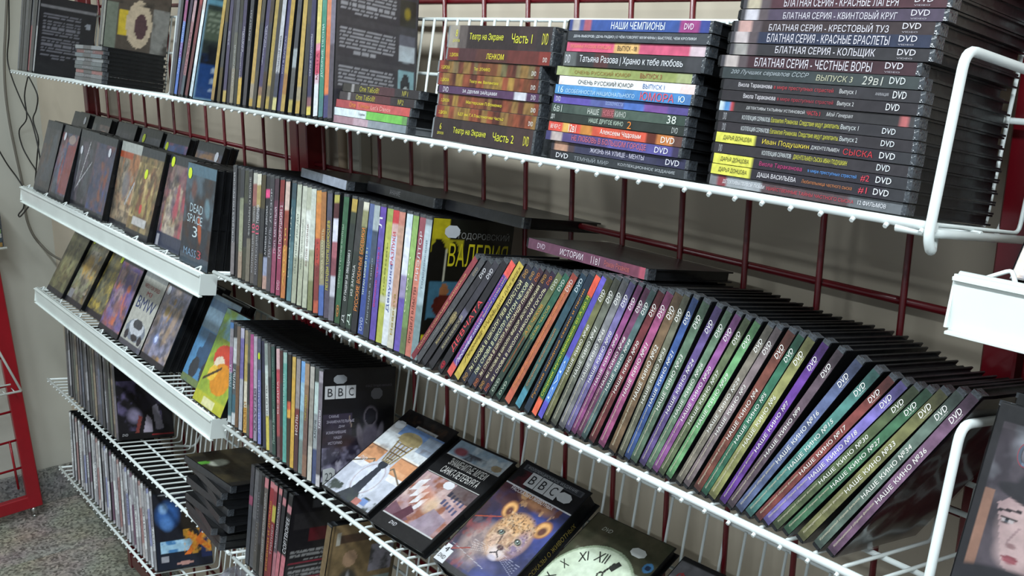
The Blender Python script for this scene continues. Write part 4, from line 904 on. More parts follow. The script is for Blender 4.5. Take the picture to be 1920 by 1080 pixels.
# ------------------------------------------------------------------ cases that show their fronts
def PROJ(p):
    q = CAMR.T @ np.array([p[0], p[1], p[2] - EYE]); return 960 + FPX * q[0] / q[2], 540 + FPX * q[1] / q[2]
def FACE(s, x, back, roll=0.0, dy=.01, z=0.0, t=.0142):
    z = z + t * math.sin(back) + (.135 * math.sin(roll) if roll > 0 else 0)
    return shelf_mat(s) @ Matrix.Translation((x, dy, z)) @ Matrix.Rotation(roll, 4, 'Y') @ Matrix.Rotation(-back, 4, 'X') @ Matrix.Translation((0, t, 0)) @ Matrix.Rotation(-math.pi / 2, 4, 'Z')
def back_of(s, x, uTL, roll, dy, z=0, t=.0142):
    best = (1e9, .2)
    for b in np.arange(.0, 1.1, .01):
        u, v = PROJ(FACE(s, x, b, roll, dy, z, t) @ Vector((t, 0, .19)))
        if abs(u - uTL) < best[0]: best = (abs(u - uTL), b)
    return best[1]
def SH(l):
    l = l.split(' on ')[0].split(', ')[0].split(' left of')[0].replace('white racing game case with big', 'white cover with big')
    for a in ('game case with a ', 'game case with an ', 'game case with '): l = l.replace(a, '')
    return l
def game(seed, dark, cols, strip=None, title=None, figs=4, w=48, h=67):
    r = random.Random(seed); A = Art(w, h, dark)
    for k, c in enumerate(cols):
        A.tex(c, 3 + k, seed * 5 + k, .38, .72, al=.55)
    for k, c in enumerate(cols):
        A.tex(c, 3 + k, seed * 7 + k, .42, .62, r.uniform(0, .3), r.uniform(.05, .3), r.uniform(.7, 1), r.uniform(.6, .9), .85)
    for k in range(figs):
        c = r.choice(cols); x = r.uniform(.2, .8); y = r.uniform(.3, .6)
        A.ell(x, y, r.uniform(.05, .14), r.uniform(.1, .2), c, .8, r.uniform(-.5, .5), .5).ell(x, y + .17, .06, .05, c, .8, 0, .3)
    A.tex(dark, 9, seed + 50, .5, .7, al=.7)
    A.rect(0, .9, 1, 1, strip or '22262c').rect(0, 0, 1, .07, '1c1c22')
    if title: A.rect(.2, .14, .8, .22, title, .8)
    A.a = np.clip(A.a * 1.45, 0, .85)
    return A
LASTX = {}
def game_pile(s, u, uTL, art, n, label, group, dy=.012, z=0.0, roll=.03, texts=(), stick=None, t=.0142, beh='game case', free=False):
    x = xu(s, u, .003, dy)
    if not free: x = max(x, LASTX.get(s, -9) + .1385)
    LASTX[s] = x; roll = 0.0
    b = back_of(s, x, uTL, roll, dy, z)
    top = None
    for k in range(n):
        lb = label if k == 0 else 'black case hidden behind the %s, %s' % (SH(label), ['', 'second from the front', 'third from the front', 'fourth from the front', 'fifth from the front', 'sixth from the front'][k])
        dx = 0 if k == 0 else random.uniform(-.001, .0015)
        o = case([(0, '24252a')], t, lb, (), FACE(s, x + dx, b, roll, dy + k * (t + .0013) / math.cos(b), z, t), front=art if k == 0 else None, group=group, cat='game case', name='game_case', edge=False)
        if k == 0:
            top = o
            for (s_, X_, Y_, W_, H_, c) in texts: put_text(o, s_, X_, Y_, W_, H_, c, fr_front(t), .02)
            for (X_, Y_, c) in (stick or []): sticker(o, fr_front(t), X_, Y_, .017, .020, c)
    return top
random.seed(21)
YG = 'cde032'; WH = 'c8ccd4'
G2 = 'upright games on the second shelf at the far end'
G3_ = 'reclining games on the third shelf at the far end'
game_pile(12, 62, 92, game(1, '2a2a2e', ['4a3c38', '3c4048']), 2, 'game case with a dull dark cover, leftmost on the second shelf', G2)
a = game(2, '26262e', ['8c3430', '3c4c70', '5c6470']); a.rect(.5, .1, .98, .75, '8c3a34', .7).ell(.65, .82, .2, .06, 'a08c84', .8)
game_pile(12, 89, 123, a, 3, 'game case with a red and blue cover on the second shelf', G2, stick=[(.02, .150, WH)])
a = game(3, '24262c', ['3c4048', '4c4450']); a.line((.3, .3), (.62, .85), .014, 'b8b8bc').line((.2, .25), (.85, .62), .012, 'a8a8b0').line((.15, .2), (.2, .7), .012, '8c8c94')
game_pile(12, 121, 155, a, 3, 'game case with two crossed pale swords on the second shelf', G2, dy=.026, stick=[(.02, .130, WH)])
a = game(4, '262c40', ['34406c', '3c3c4c', '6c4030']); a.ell(.75, .45, .1, .12, '7c4030', .8, 0, .5)
game_pile(12, 156, 187, a, 3, 'game case with a dim blue cover on the second shelf', G2, stick=[(.09, .145, WH)])
a = game(5, '34302c', ['8c5c3c', '7c7468', 'a08c70']); a.rect(0, .88, .95, 1, 'a4a8a4').rect(.0, .80, .6, .88, 'a04c30').ell(.5, .5, .2, .2, '6c6c74', .8, 0, .4).line((.6, .3), (.85, .55), .02, 'a8a8b0')
game_pile(12, 197, 231, a, 3, 'game case with a white topped orange battle cover on the second shelf', G2, dy=.026)
a = game(6, '2c2a24', ['8c7a4c', 'a89468', '6c5c38', '5c3428'], title='a8a8a8'); a.ell(.45, .32, .06, .05, 'b83c3c')
game_pile(12, 233, 270, a, 3, 'game case with a crowded golden battle cover on the second shelf', G2, stick=[(.045, .125, YG)])
a = game(7, '2c2a32', ['8c3c48', 'a49a88', '5c4c5c', '7c6c54']); a.rect(0, 0, 1, .16, '34384c').rect(.05, .02, .14, .13, 'a8a8b0')
game_pile(12, 274, 322, a, 3, 'game case with a crimson and cream cover left of the space horror one', G2, dy=.026, stick=[(.012, .165, YG)])
a = Art(56, 79, '28303a'); a.tex('3c2c28', 5, 4, .4, .7).tex('4c5c68', 4, 9, .5, .75, 0, .4, 1, .9).ell(.8, .6, .1, .12, '6c8c98', .7, .4, .4).ell(.3, .75, .12, .12, '6c4038', .7, 0, .5).ell(.6, .38, .07, .16, 'b0542c', .8, .3, .3).rect(0, .88, 1, 1, '4c6878').rect(.1, .02, .9, .05, '3c4048').rect(0, .0, 1, .12, '4c5c68', .6)
game_pile(12, 336, 350, a, 6, 'game case with pale block capitals and numeral 3 on a dark cover, rightmost upright game', G2, roll=.0,
          texts=[('DEAD', .030, .100, .060, .016, 'b0c4cc'), ('SPACE', .022, .080, .070, .016, 'b0c4cc'), ('3', .052, .055, .022, .020, 'c0d0d4'), ('MASS', .018, .018, .06, .014, '7c98b0'), ('3', .082, .018, .018, .016, 'b04c54')], stick=[(.008, .160, YG)])
# the second row stands behind the first on flat cases
def rear(u, lb, art, k, n=2, stick=None, dy=.078, z=.0305):
    x = xu(12, u, .04, dy)
    for j in range(2):
        case([(0, '202126')], .0142, 'black case lying under the rear %s' % SH(lb) + (', lower one' if j == 0 else ', upper one'), (), LAID(12, x - .02, .0006 + j * .0146, .0142, .090, L=.17, D=.05), H=.17, D=.05, group=G2, cat='game case', name='game_case', edge=False)
    for j in range(n):
        o = case([(0, '26272c')], .0142, lb if j == 0 else 'black case tucked behind the rear %s, %s' % (SH(lb), ['', 'next one back', 'hindmost'][j]), (), FACE(12, x, .20, .0, dy + .01 + j * .0158, z, .0142), front=art if j == 0 else None, group=G2, cat='game case', name='game_case', edge=False)
        if j == 0:
            for (X_, Y_, c) in (stick or []): sticker(o, fr_front(.0142), X_, Y_, .017, .020, c)
REAR = [(98, 'game case with a plain dark cover on the second row, first from the left', '26262c', ['34343a'], [(.1, .16, WH)]),
        (134, 'game case with a grey card strip on the second row', '2c2e34', ['6c7478', '8c6c60'], None),
        (176, 'game case with a murky cover on the second row, third from the left', '28282e', ['3c3c44'], None),
        (218, 'game case with a lime sticker on a murky cover, second row', '2a2e38', ['3c4458', '5c5c60'], [(.02, .155, YG)]),
        (262, 'game case with a blue and red cover on the second row', '24345c', ['3c5484', 'a04c3c'], [(.01, .150, YG)]),
        (318, 'game case with an orange streaked cover on the second row, rightmost', '2c2c3c', ['7c5c3c', '4c5468'], [(.1, .155, WH)])]
for k, (u, lb, d, cs, st) in enumerate(REAR): rear(u, lb, game(30 + k, d, cs), k, stick=st)

game_pile(13, 87, 146, game(11, '3a3a2c', ['6c6848', '4c4438', '7c7c58']), 3, 'game case with an olive grey cover, leftmost on the third shelf', G3_, roll=0)
a = game(12, '34332c', ['a88434', '7c8064', '8c8478']); a.ell(.4, .6, .2, .15, 'b08c3c', .8, .3, .4).rect(.05, .08, .3, .2, '9c9ca4', .7)
game_pile(13, 119, 181, a, 3, 'game case with a yellow soldier cover on the third shelf', G3_, roll=0, dy=.02, stick=[(.01, .165, YG)])
a = game(13, '30302a', ['6c6850', '5c5c48', 'a49040'])
game_pile(13, 150, 222, a, 2, 'game case with a mossy green battle cover on the third shelf', G3_, roll=0, dy=.03, stick=[(.07, .150, YG)])
a = game(14, '34303c', ['4c3c74', 'b0603c', '8c7474', '5c5484']); a.ell(.6, .7, .22, .14, '4c3c78', .9, 0, .4).ell(.7, .62, .1, .06, 'c0683c', .9, 0, .4).ell(.5, .35, .2, .1, '8c6464', .8, 0, .5)
game_pile(13, 183, 238, a, 3, 'game case with a violet and orange racing cover on the third shelf', G3_, roll=0, dy=.01)
a = Art(52, 73, 'b4b4ac'); a.rect(0, .86, 1, 1, '8c9090').ell(.5, .22, .42, .13, '7c8490').ell(.5, .26, .3, .1, 'c4c8d0').ell(.52, .3, .2, .06, '3a3c44').ell(.2, .14, .08, .06, '2c2c34').ell(.8, .14, .08, .06, '2c2c34').rect(0, .0, 1, .07, '4c4c54').tex('5c5c6c', 5, 3, .55, .8, 0, 0, 1, .2).ell(.55, .14, .14, .04, '2a2a30')
game_pile(13, 221, 281, a, 4, 'white racing game case with big blue capitals on the third shelf', G3_, roll=.0,
          texts=[('NEED FOR SPEED', .022, .140, .09, .009, 'a84c48'), ('M3', .050, .124, .03, .010, 'b44048'), ('BMW', .016, .090, .104, .028, '34406c')])
a = game(15, '302f34', ['8c6c34', '7c7c94', 'b0987c', '54586c'], figs=4); a.ell(.35, .28, .12, .08, '8ca0e0', .9, 0, .8).ell(.35, .28, .05, .04, 'd0dcff').ell(.7, .5, .1, .3, 'a88c6c', .7, -.3, .4).ell(.35, .62, .1, .08, '8c7434', .9, 0, .4)
game_pile(13, 261, 323, a, 5, 'game case with a bright blue flare on a gold and grey cover, third shelf', G3_, roll=0, stick=[(.01, .150, WH)])
a = Art(52, 73, '4c84b0'); a.rect(0, .62, 1, 1, '7c98ac').rect(0, .85, 1, .95, '4c6c8c').poly([(.25, .2), (.8, .2), (.8, .42), (.62, .45), (.6, .6), (.35, .6), (.33, .42), (.2, .4)], '2c4c6c').ell(.3, .18, .14, .12, '2c3038').ell(.72, .2, .18, .15, '2c3038').rect(0, 0, 1, .08, '6c7c4c').tex('3c5c7c', 5, 3, .5, .7, 0, .0, 1, .6, .6)
game_pile(13, 337, 404, a, 2, 'game case with a blue tractor cover on the third shelf', G3_, roll=0, dy=.035, free=True)
a = Art(52, 73, '9cac34'); a.rect(0, .7, 1, 1, '6c9cb4').tex('6c8c34', 4, 6, .45, .7).ell(.5, .52, .34, .14, 'c03c28').ell(.4, .45, .16, .08, 'd8c8b0').ell(.58, .32, .3, .16, 'd0861c').ell(.3, .34, .14, .08, 'e0b43c', rot=.5).line((.1, .25), (.5, .42), .02, '3c2c1c').rect(0, 0, 1, .12, 'b0b030').rect(.3, .02, .7, .1, 'd8d4a0')
game_pile(13, 360, 428, a, 1, 'game case with a green and orange cartoon cover, rightmost on the third shelf', G3_, roll=0, dy=.004, free=True)

# --- large covers reclining on the third shelf
RG = 'large film covers reclining on the third shelf'
def recline(x, back, roll, art, lb, t=.0142, dy=.002, segs=None, z=.002, texts=()):
    return case(segs or [(0, '26262a')], t, lb, texts, FACE(3, x, back, roll, dy, z, t), front=art, group=RG)
W_, H_ = 120, 168
A = Art(W_, H_, '1c1a1c')                       # ornate hall with a dark long necked silhouette
A.rect(.02, .02, .98, .86, 'b4b8c4').rect(.02, .70, .98, .86, '6c88b4').tex('a0a8b8', 6, 2, .5, .8, .02, .02, .98, .4)
for sx in (0, 1):
    f = (lambda v: v) if sx == 0 else (lambda v: 1 - v)
    def bx(x0, y0, x1, y1, c): A.rect(min(f(x0), f(x1)), y0, max(f(x0), f(x1)), y1, c)
    bx(.02, .58, .36, .74, 'c8ccce'); bx(.02, .55, .36, .58, '8c6850'); bx(.02, .38, .36, .55, 'c89068'); bx(.02, .56, .36, .575, 'dcd8d0'); bx(.06, .40, .32, .44, 'd4a078')
    bx(.02, .32, .36, .38, 'dcdce0'); bx(.02, .18, .3, .32, 'b8bcc8')
    A.line((f(.02), .34), (f(.3), .44), .012, '6c6050').line((f(.3), .44), (f(.38), .36), .012, '6c6050')
A.ell(.5, .26, .26, .20, 'c4c8d4').ell(.5, .26, .22, .17, 'b0a8b0').ell(.5, .26, .2, .155, 'c8ccd8')
A.poly([(.40, .0), (.60, .0), (.57, .22), (.55, .36), (.53, .46), (.47, .46), (.45, .36), (.43, .22)], '2e323c').ell(.5, .43, .075, .05, '2c3038').poly([(.3, .02), (.7, .02), (.6, .12), (.4, .12)], '34383e')
for dx in (-.16, -.08, 0, .08, .16): A.line((.5 + dx * .5, .46), (.5 + dx, .70), .011, '7c6c4c').line((.5 + dx * .5 + .015, .46), (.5 + dx + .015, .70), .006, 'a89870')
for yy in (.5, .56, .62, .67): A.line((.5 - (yy - .4) * .62, yy), (.5 + (yy - .4) * .62, yy), .007, '5c4c34')
A.ell(.5, .74, .21, .07, 'a4946c').poly([(.28, .70), (.72, .70), (.66, .78), (.34, .78)], '9c8c64').rect(.72, .66, .98, .84, '8c98a8').tex('5c4434', 8, 5, .5, .7, .02, .5, .98, .72, .5)
A.tex('3c4440', 9, 12, .45, .65, .02, .02, .98, .12).rect(0, .86, 1, 1, '141214').tex('3c2c20', 14, 3, .5, .7, .05, .88, .95, .97, .8).rect(.02, .74, .22, .86, 'b4b4b4').rect(.38, .855, .80, .885, 'b0b0b0').rect(.72, .04, .84, .10, '6c84b4').rect(.62, .02, .74, .08, 'a86c64')
o = recline(-1.315, .925, -.035, A, 'large cover with a dark long necked silhouette in an ornate hall')
put_text(o, 'ЖЕЛЕЗНЫЙ РАССОМ', .056, .162, .048, .0036, '34343a', fr_front(.0142), .03)
put_text(o, 'DVD', .010, .072, .017, .007, 'dcdce0', fr_front(.0142), .03, .3)
sticker(o, fr_front(.0142), .006, .148, .024, .016, 'c4c8cc')
A = Art(W_, H_, '141214')                       # palace interiors
A.rect(.03, .12, .97, .60, 'a88c90').tex('c8b0a8', 4, 3, .4, .7, .03, .12, .97, .6).tex('8c5a48', 7, 9, .5, .7, .03, .12, .97, .6)
for i in range(4): A.poly([(.08 + i * .09, .50 - i * .05), (.19 + i * .08, .55 - i * .05), (.17 + i * .08, .42 - i * .05), (.07 + i * .09, .38 - i * .05)], 'dcdce0', .85)
A.ell(.4, .40, .3, .08, 'c87c4c', .5, -.4, .6).ell(.55, .35, .15, .1, 'd8c4a8', .6, 0, .6)
A.poly([(.05, .25), (.45, .16), (.40, .12), (.03, .12)], '6c4c58').poly([(.3, .28), (.42, .24), (.36, .12), (.2, .14)], '54303c').poly([(.5, .12), (.9, .12), (.9, .3), (.62, .34)], '8c8090', .8)
for i in range(5):
    for j in range(2): A.rect(.62 + i * .065, .40 + j * .08 - i * .01, .655 + i * .065, .45 + j * .08 - i * .01, '50506c')
A.rect(.60, .48, .97, .6, '2c2a30', .8)
A.rect(0, .60, 1, .82, '121214').rect(.03, .605, .97, .615, 'b8b8b4').rect(.03, .12, .97, .128, 'b8b8b8')
A.rect(.03, .82, .97, .985, '8ca0b0').ell(.2, .88, .14, .05, '8c3c44', .9, 0, .4).tex('c0c8cc', 5, 8, .45, .65, .2, .82, .97, .985).tex('4c4c54', 8, 4, .5, .7, .3, .82, .97, .9).ell(.85, .87, .08, .03, '9c8c70').rect(.03, .818, .97, .826, 'a8a8a8')
o = recline(-1.172, .945, -.055, A, 'large cover with a rose palace interior and white condensed title')
put_text(o, 'ЗНАМЕНИТЫЕ МУЗЕИ', .026, .139, .088, .013, 'c8c8c4', fr_front(.0142), .0)
put_text(o, 'САНКТ-ПЕТЕРБУРГА', .026, .122, .088, .013, 'c8c8c4', fr_front(.0142), .0)
put_text(o, 'DVD', .036, .012, .016, .006, 'c8c8cc', fr_front(.0142), .02, .3)
sticker(o, fr_front(.0142), .058, .100, .022, .014, 'd0d0d4')
A = Art(136, 190, '18161c')                     # young leopard
A.rect(.0, .03, 1, .78, '262a50').tex('3a4484', 3, 4, .42, .7, .3, .05, 1, .74).tex('3c2028', 4, 9, .42, .65, 0, .03, .6, .8).rect(.0, .03, .2, .6, '20182a', .5)
A.ell(.56, .735, .34, .075, '94684a', .9, -.08, .5).tex('5c3424', 14, 3, .5, .6, .25, .66, .9, .80, .8).tex('c89c6c', 16, 8, .55, .65, .3, .66, .85, .80, .6)
A.ell(.33, .27, .27, .22, '94807c', 1, .2, .4).tex('5c5058', 12, 14, .5, .62, .05, .06, .5, .45, .6)
for (ex, ey, r_) in ((.33, .60, .3), (.85, .585, -.4)):
    A.ell(ex, ey, .105, .088, '8c5c3c', 1, r_, .2).ell(ex, ey, .088, .072, 'd09c60', 1, r_, .25).ell(ex + .01, ey - .012, .058, .055, '5c3428', 1, r_, .5)
A.ell(.58, .43, .29, .215, 'a8805c', 1, 0, .18).ell(.58, .48, .24, .15, 'c09466', 1, 0, .4).ell(.74, .40, .12, .16, '6c6490', .75, 0, .6).ell(.50, .36, .17, .14, 'bc9c88', 1, 0, .5)
rr_ = random.Random(12)
for k in range(90):      # forehead and cheek spots
    x = .36 + rr_.random() * .45; y = .455 + rr_.random() * .165
    if ((x - .58) / .26) ** 2 + ((y - .44) / .2) ** 2 < 1: A.ell(x, y, rr_.uniform(.007, .014), rr_.uniform(.005, .010), '3c241c', .8, (x - .58) * 3, .4)
for k in range(40):
    x = .34 + rr_.random() * .5; y = .27 + rr_.random() * .14
    if abs(x - .58) > .12: A.ell(x, y, .008, .005, '4c3028', .6, 0, .4)
for (ex, ey, sx) in ((.455, .425, 1), (.715, .42, -1)):
    A.ell(ex, ey, .075, .036, 'd0b898', .8, .3 * sx, .5).ell(ex, ey, .058, .026, '241a18', 1, .3 * sx, .25).ell(ex, ey, .034, .020, '7c8c80', 1, 0, .3).ell(ex, ey + .002, .014, .014, '101014').ell(ex - .01, ey + .006, .006, .005, 'd8dce0')
    A.line((ex + .045 * sx, ey - .018), (ex + .075 * sx, ey - .10), .010, '3c2824', .8)
A.poly([(.535, .44), (.645, .44), (.66, .335), (.52, .335)], 'a88468', .8).ell(.59, .285, .125, .07, 'ccbcb8', 1, 0, .5).ell(.59, .325, .052, .024, '4c3038', 1, 0, .3).line((.59, .315), (.59, .285), .006, '241c22').line((.59, .285), (.53, .258), .008, '2c2028').line((.59, .285), (.65, .258), .008, '2c2028').ell(.59, .235, .08, .028, 'b4acb8', 1, 0, .5).ell(.58, .17, .22, .06, '4c4c78', .8, 0, .6)
for k in range(5): A.line((.53, .295 - k * .009), (.25, .28 - k * .022), .0024, 'c8c0bc', .55).line((.65, .295 - k * .009), (.95, .28 - k * .022), .0024, 'b8b8cc', .5)
A.tex('e0c8a8', 34, 40, .58, .66, .34, .3, .8, .6, .35).tex('4c3428', 30, 44, .57, .66, .34, .3, .8, .6, .4)
A.line((.02, .43), (.30, .52), .006, 'a8482c').line((.0, .10), (.28, .21), .008, '8c3a30').line((.03, .18), (.6, .135), .003, 'b0b0b4', .7).tex('8c3c38', 10, 6, .55, .7, 0, .03, .35, .5, .5)
A.rect(0, .78, 1, 1, '17161a').tex('4c1c24', 6, 7, .5, .7, 0, .78, .4, .95).rect(0, .775, 1, .782, 'b0b0b4').rect(0, 0, 1, .035, '17161a').rect(.06, .925, .94, .975, '4c4e54').rect(.08, .93, .92, .97, '34363c')
o = recline(-1.012, .855, -.01, A, 'thick boxed animal film cover with a young leopard', t=.028, segs=[(0, '3c3626'), (.3, '54492a'), (.9, '3c3626')])
fr = fr_front(.028)
bbc_boxes(o, fr, .030, .154, .020)
sticker(o, fr, .092, .157, .026, .015, 'c4c6c8')
put_text(o, 'РАССКАЗЫ О ЖИВОТНЫХ', .018, .1405, .085, .006, 'c8c8cc', fr, .02)
put_text(o, 'КОЛЛЕКЦИОННОЕ ИЗДАНИЕ', .016, .178, .10, .005, 'a0a4a8', fr, .02)
put_text(o, '4', .006, .018, .007, .008, '2c2c30', fr, .03, 0, 'lettering', .0015); put_text(o, 'DVD', .004, .007, .014, .006, '2c2c30', fr, .03, .2, 'lettering', .0015)
me = boxes_mesh('number_tag', [(.001, .021, .002, .024, 0, .0008), (.003, .013, .024, .030, 0, .0008)]); obj('number_tag', me, ink('c4c6c8'), o, fr)
put_text(o, 'РАССКАЗЫ О ЖИВОТНЫХ', .045, .008, .1, .008, '8c7c3c', Matrix(((0, 1, 0, 0), (0, 0, 1, .1352), (1, 0, 0, 0), (0, 0, 0, 1))), .02)
A = Art(120, 168, '3a3c2c')                     # clock face
A.tex('4c4838', 4, 3, .4, .7).ell(.5, .44, .50, .36, '8c9a80').ell(.5, .44, .48, .34, 'bcc8b0').tex('d0dcc8', 3, 9, .45, .7, .1, .2, .9, .7, .5).ell(.5, .44, .02, .015, '1c1c1c')
A.line((.5, .44), (.60, .70), .012, '24241f').ell(.555, .585, .035, .03, '24241f').ell(.555, .585, .018, .015, 'bcc8b0').line((.5, .44), (.80, .52), .012, '24241f').ell(.68, .49, .05, .03, '24241f').ell(.68, .49, .028, .016, 'bcc8b0')
A.rect(.05, .0, .95, .05, '2c2c22').ell(.92, .78, .055, .04, '3c6c94').ell(.92, .78, .03, .02, '1c2c44').tex('5c5c48', 10, 12, .5, .7, 0, 0, 1, .16, .7)
o = recline(-.864, .945, -.05, A, 'film cover with a pale green clock face', dy=.0)
fr = fr_front(.0142)
import itertools
for k, nm in enumerate(['XII', 'I', 'II', 'III', 'IIII', 'V', 'VI', 'VII', 'VIII', 'IX', 'X', 'XI']):
    an = math.radians(k * 30 - 8); cx = .0665 + .050 * math.sin(an); cy = .0835 + .050 * math.cos(an); wd = .0056 * len(nm) + .002
    me = text_mesh(nm, wd, .015, .0)
    if me.materials and me.materials[0] != ink('20221c'): me = me.copy(); me.materials.clear()
    obj('numeral', me, ink('20221c'), o, fr @ Matrix.Translation((cx, cy, .0006)) @ Matrix.Rotation(-an, 4, 'Z') @ Matrix.Translation((-wd / 2, -.0075, 0)))
put_text(o, 'РЕЙ', .030, .062, .045, .018, 'd8dcd4', fr, .05); put_text(o, 'БРЭДБЕРИ', .018, .040, .08, .018, 'd8dcd4', fr, .05)
put_text(o, 'DVD', .026, .168, .017, .006, 'b8bcb0', fr, .02, .3); sticker(o, fr, .086, .154, .024, .013, 'c4c8c4')
A = Art(60, 84, '6c6c70'); A.tex('8c8c90', 5, 3, .4, .7).tex('3c3034', 7, 9, .5, .7, 0, 0, 1, .6).rect(0, .97, 1, 1, '1c1c1e').ell(.6, .5, .2, .15, '7c6c68', .8, 0, .4)
o = recline(-.715, .93, -.05, A, 'grey film cover with red capitals and an orange sticker, rightmost reclining one')
put_text(o, 'ФАНТАСТИКА', .010, .155, .11, .014, 'b43c40', fr_front(.0142), .03); sticker(o, fr_front(.0142), .010, .132, .030, .018, 'f08c2c', 'price_sticker')

# ------------------------------------------------------------------ fourth and fifth shelves
random.seed(31)
def auto_row(s, n, ub0, ub1, ut0, ut1, pal, where, group, last=None, lastlab=None, dy=.004):
    rows = []; r = random.Random(n * 7 + s)
    names = ['first', 'second', 'third', 'fourth', 'fifth', 'sixth', 'seventh', 'eighth', 'ninth', 'tenth', 'eleventh', 'twelfth', 'thirteenth', 'fourteenth', 'fifteenth', 'sixteenth', 'seventeenth', 'eighteenth', 'nineteenth', 'twentieth', 'twenty-first', 'twenty-second', 'twenty-third', 'twenty-fourth', 'twenty-fifth', 'twenty-sixth', 'twenty-seventh', 'twenty-eighth', 'twenty-ninth', 'thirtieth', 'thirty-first', 'thirty-second', 'thirty-third', 'thirty-fourth', 'thirty-fifth', 'thirty-sixth', 'thirty-seventh', 'thirty-eighth']
    for i in range(n):
        k = i / (n - 1); k2 = k ** 1.15 * .15 + k * .85
        cn, c, c2 = pal[i % len(pal)]
        segs = [(0, c2), (r.uniform(.05, .3), c), (r.uniform(.5, .8), c2), (.92, c)]
        tx = [(r.choice(['КИНО', 'ФИЛЬМ', 'СЕРИАЛ', 'СКАЗКА']), .3, .7, .4, '5c5c60')] if i % 3 == 0 else []
        lb = '%s case, %s from the left in the row %s' % (cn, names[i], where)
        rows.append(dict(ub=ub0 + (ub1 - ub0) * k2 + r.uniform(-.6, .6), ut=ut0 + (ut1 - ut0) * k2 + r.uniform(-1, 1), segs=segs, texts=tx, label=lb))
    if last is not None: rows[-1]['front'] = last; rows[-1]['label'] = lastlab
    return place_row(s, rows, '', group, dy=dy, lim=.46, fill=False, blend=.6)
A4 = Art(54, 76, '1a181c'); A4.tex('5c5474', 4, 3, .42, .62, 0, .1, .8, .75).ell(.55, .42, .25, .25, '18161a', .9, 0, .4).ell(.3, .3, .16, .12, '8c84a0', .8, 0, .6).poly([(.30, .08), (.38, .3), (.44, .28), (.36, .08)], '7c3c38').poly([(.44, .08), (.52, .30), (.6, .26), (.62, .08)], 'a49cac').poly([(.68, .1), (.62, .4), (.72, .44), (.82, .12)], '84808c').rect(0, 0, 1, .08, '141214').rect(.6, .04, .98, .055, '9c2c30').rect(0, .8, 1, 1, '161418').rect(.1, .9, .5, .92, 'b84c28')
r4 = auto_row(4, 20, 130, 221, 101, 203, [('dark grey', '4c4a50', '34343a'), ('silvery', '9c9ca4', '5c5c66'), ('black', '34343a', '28282e'), ('greenish grey', '5c6458', '4c4c4c'), ('tan', '8c7c64', '6c6054'), ('mauve grey', '6c6470', '4c4852'), ('slate blue', '5c6478', '44485a')], 'on the fourth shelf', 'cases leaning to the left on the fourth shelf', A4, 'slim case whose dark violet front shows, last in the fourth shelf row')
sticker(r4[-1], fr_front(r4[-1]['t']), .02, .160, .03, .016, '8c8c8c'); put_text(r4[-1], 'DVD', .008, .008, .014, .006, 'b0b0b4', fr_front(r4[-1]['t']), .02, .3)
A5 = Art(60, 84, '1c2230'); A5.rect(0, .35, 1, .9, '1c1e28').ell(.25, .66, .26, .2, '3c6cb4', .9, 0, .5).ell(.18, .74, .1, .08, '8cb4e0', .9, 0, .5).ell(.22, .56, .14, .12, '5c8ccc', .7, .4, .5).ell(.62, .6, .2, .26, '2a241c', .9, 0, .4).ell(.62, .66, .08, .06, '7c6844', .8, 0, .6).rect(.8, .1, 1, .95, '2c3c74', .6)
A5.rect(.1, .2, .62, .34, '4c84b8').tex('a8d0e8', 7, 6, .45, .6, .08, .2, .66, .34).rect(.12, .24, .6, .30, '9cc4dc')
A5.poly([(.50, .16), (.62, .16), (.78, .26), (.96, .16), (1, .22), (.84, .32), (.98, .46), (.90, .46), (.76, .36), (.60, .44), (.52, .40), (.68, .30)], 'e0742c').tex('f0b040', 9, 4, .5, .65, .5, .16, 1, .46, .8)
A5.rect(.08, .09, .22, .17, 'a0a0a8').ell(.5, .06, .16, .02, 'b88c84').rect(0, .93, 1, 1, '17171c').rect(.1, .9, .5, .915, 'a0a4a8')
r5 = auto_row(5, 31, 139, 291, 129, 268, [('white', 'dce0e2', 'b4b8bc'), ('silver grey', 'c4c8cc', '9c9ca4'), ('dusty rose', 'a47c7c', 'bcb4b4'), ('pearl grey', 'd8dcde', 'b4b4b8'), ('charcoal', '74747a', 'a8a8ac'), ('periwinkle', '8c94c0', 'c8ccd4'), ('light grey', 'ccd0d4', '8c8c94'), ('plum', '6c5068', 'a8a8b0')], 'on the lowest shelf', 'slim cases leaning to the left on the lowest shelf', A5, 'slim case whose blue fighting game front shows, last on the lowest shelf')
# fanned pile of black cases at the right end of the fourth shelf
random.seed(8)
A_top = Art(36, 50, '24221c'); A_top.tex('4c4430', 3, 5, .4, .7).ell(.7, .35, .2, .1, 'c4c8b8', .9, .4, .4).ell(.9, .3, .1, .05, '5ca03c').rect(0, .9, 1, 1, '1c1c1c')
z = .0008; N4 = 9
ordn = ['lowest', 'second from the bottom', 'third from the bottom', 'fourth from the bottom', 'middle', 'fourth from the top', 'third from the top', 'second from the top']
for k in range(N4):
    yw = math.radians([-4, -2, -9, 3, -6, 2, -10, -3, 5, -7, -14][k])
    case([(0, '2e2f33')], .0142, 'case with a murky brown front topping the untidy pile on the fourth shelf' if k == N4 - 1 else 'plain black case in the untidy pile on the fourth shelf, ' + ordn[k], (),
         LAID(4, -1.882 + random.uniform(-.008, .012), z, .0142, -.014 + random.uniform(-.006, .004), yw), group='untidy pile of black cases on the fourth shelf', back=A_top if k == N4 - 1 else None)
    z += .0145
A_b4 = Art(54, 76, '1c1a1e'); A_b4.rect(.05, .66, .95, .82, '2c2a2c').rect(.3, .52, .95, .66, '5c1c24')
for i, y0 in enumerate((.34, .18, .05)): A_b4.paras(.05, y0, .92, y0 + .13, 7, '8c8c8c', i + 3).rect(.03, y0 - .02, .95, y0 - .008, '8c2438')
A_b4.rect(.3, .86, .9, .94, '4c4c50')
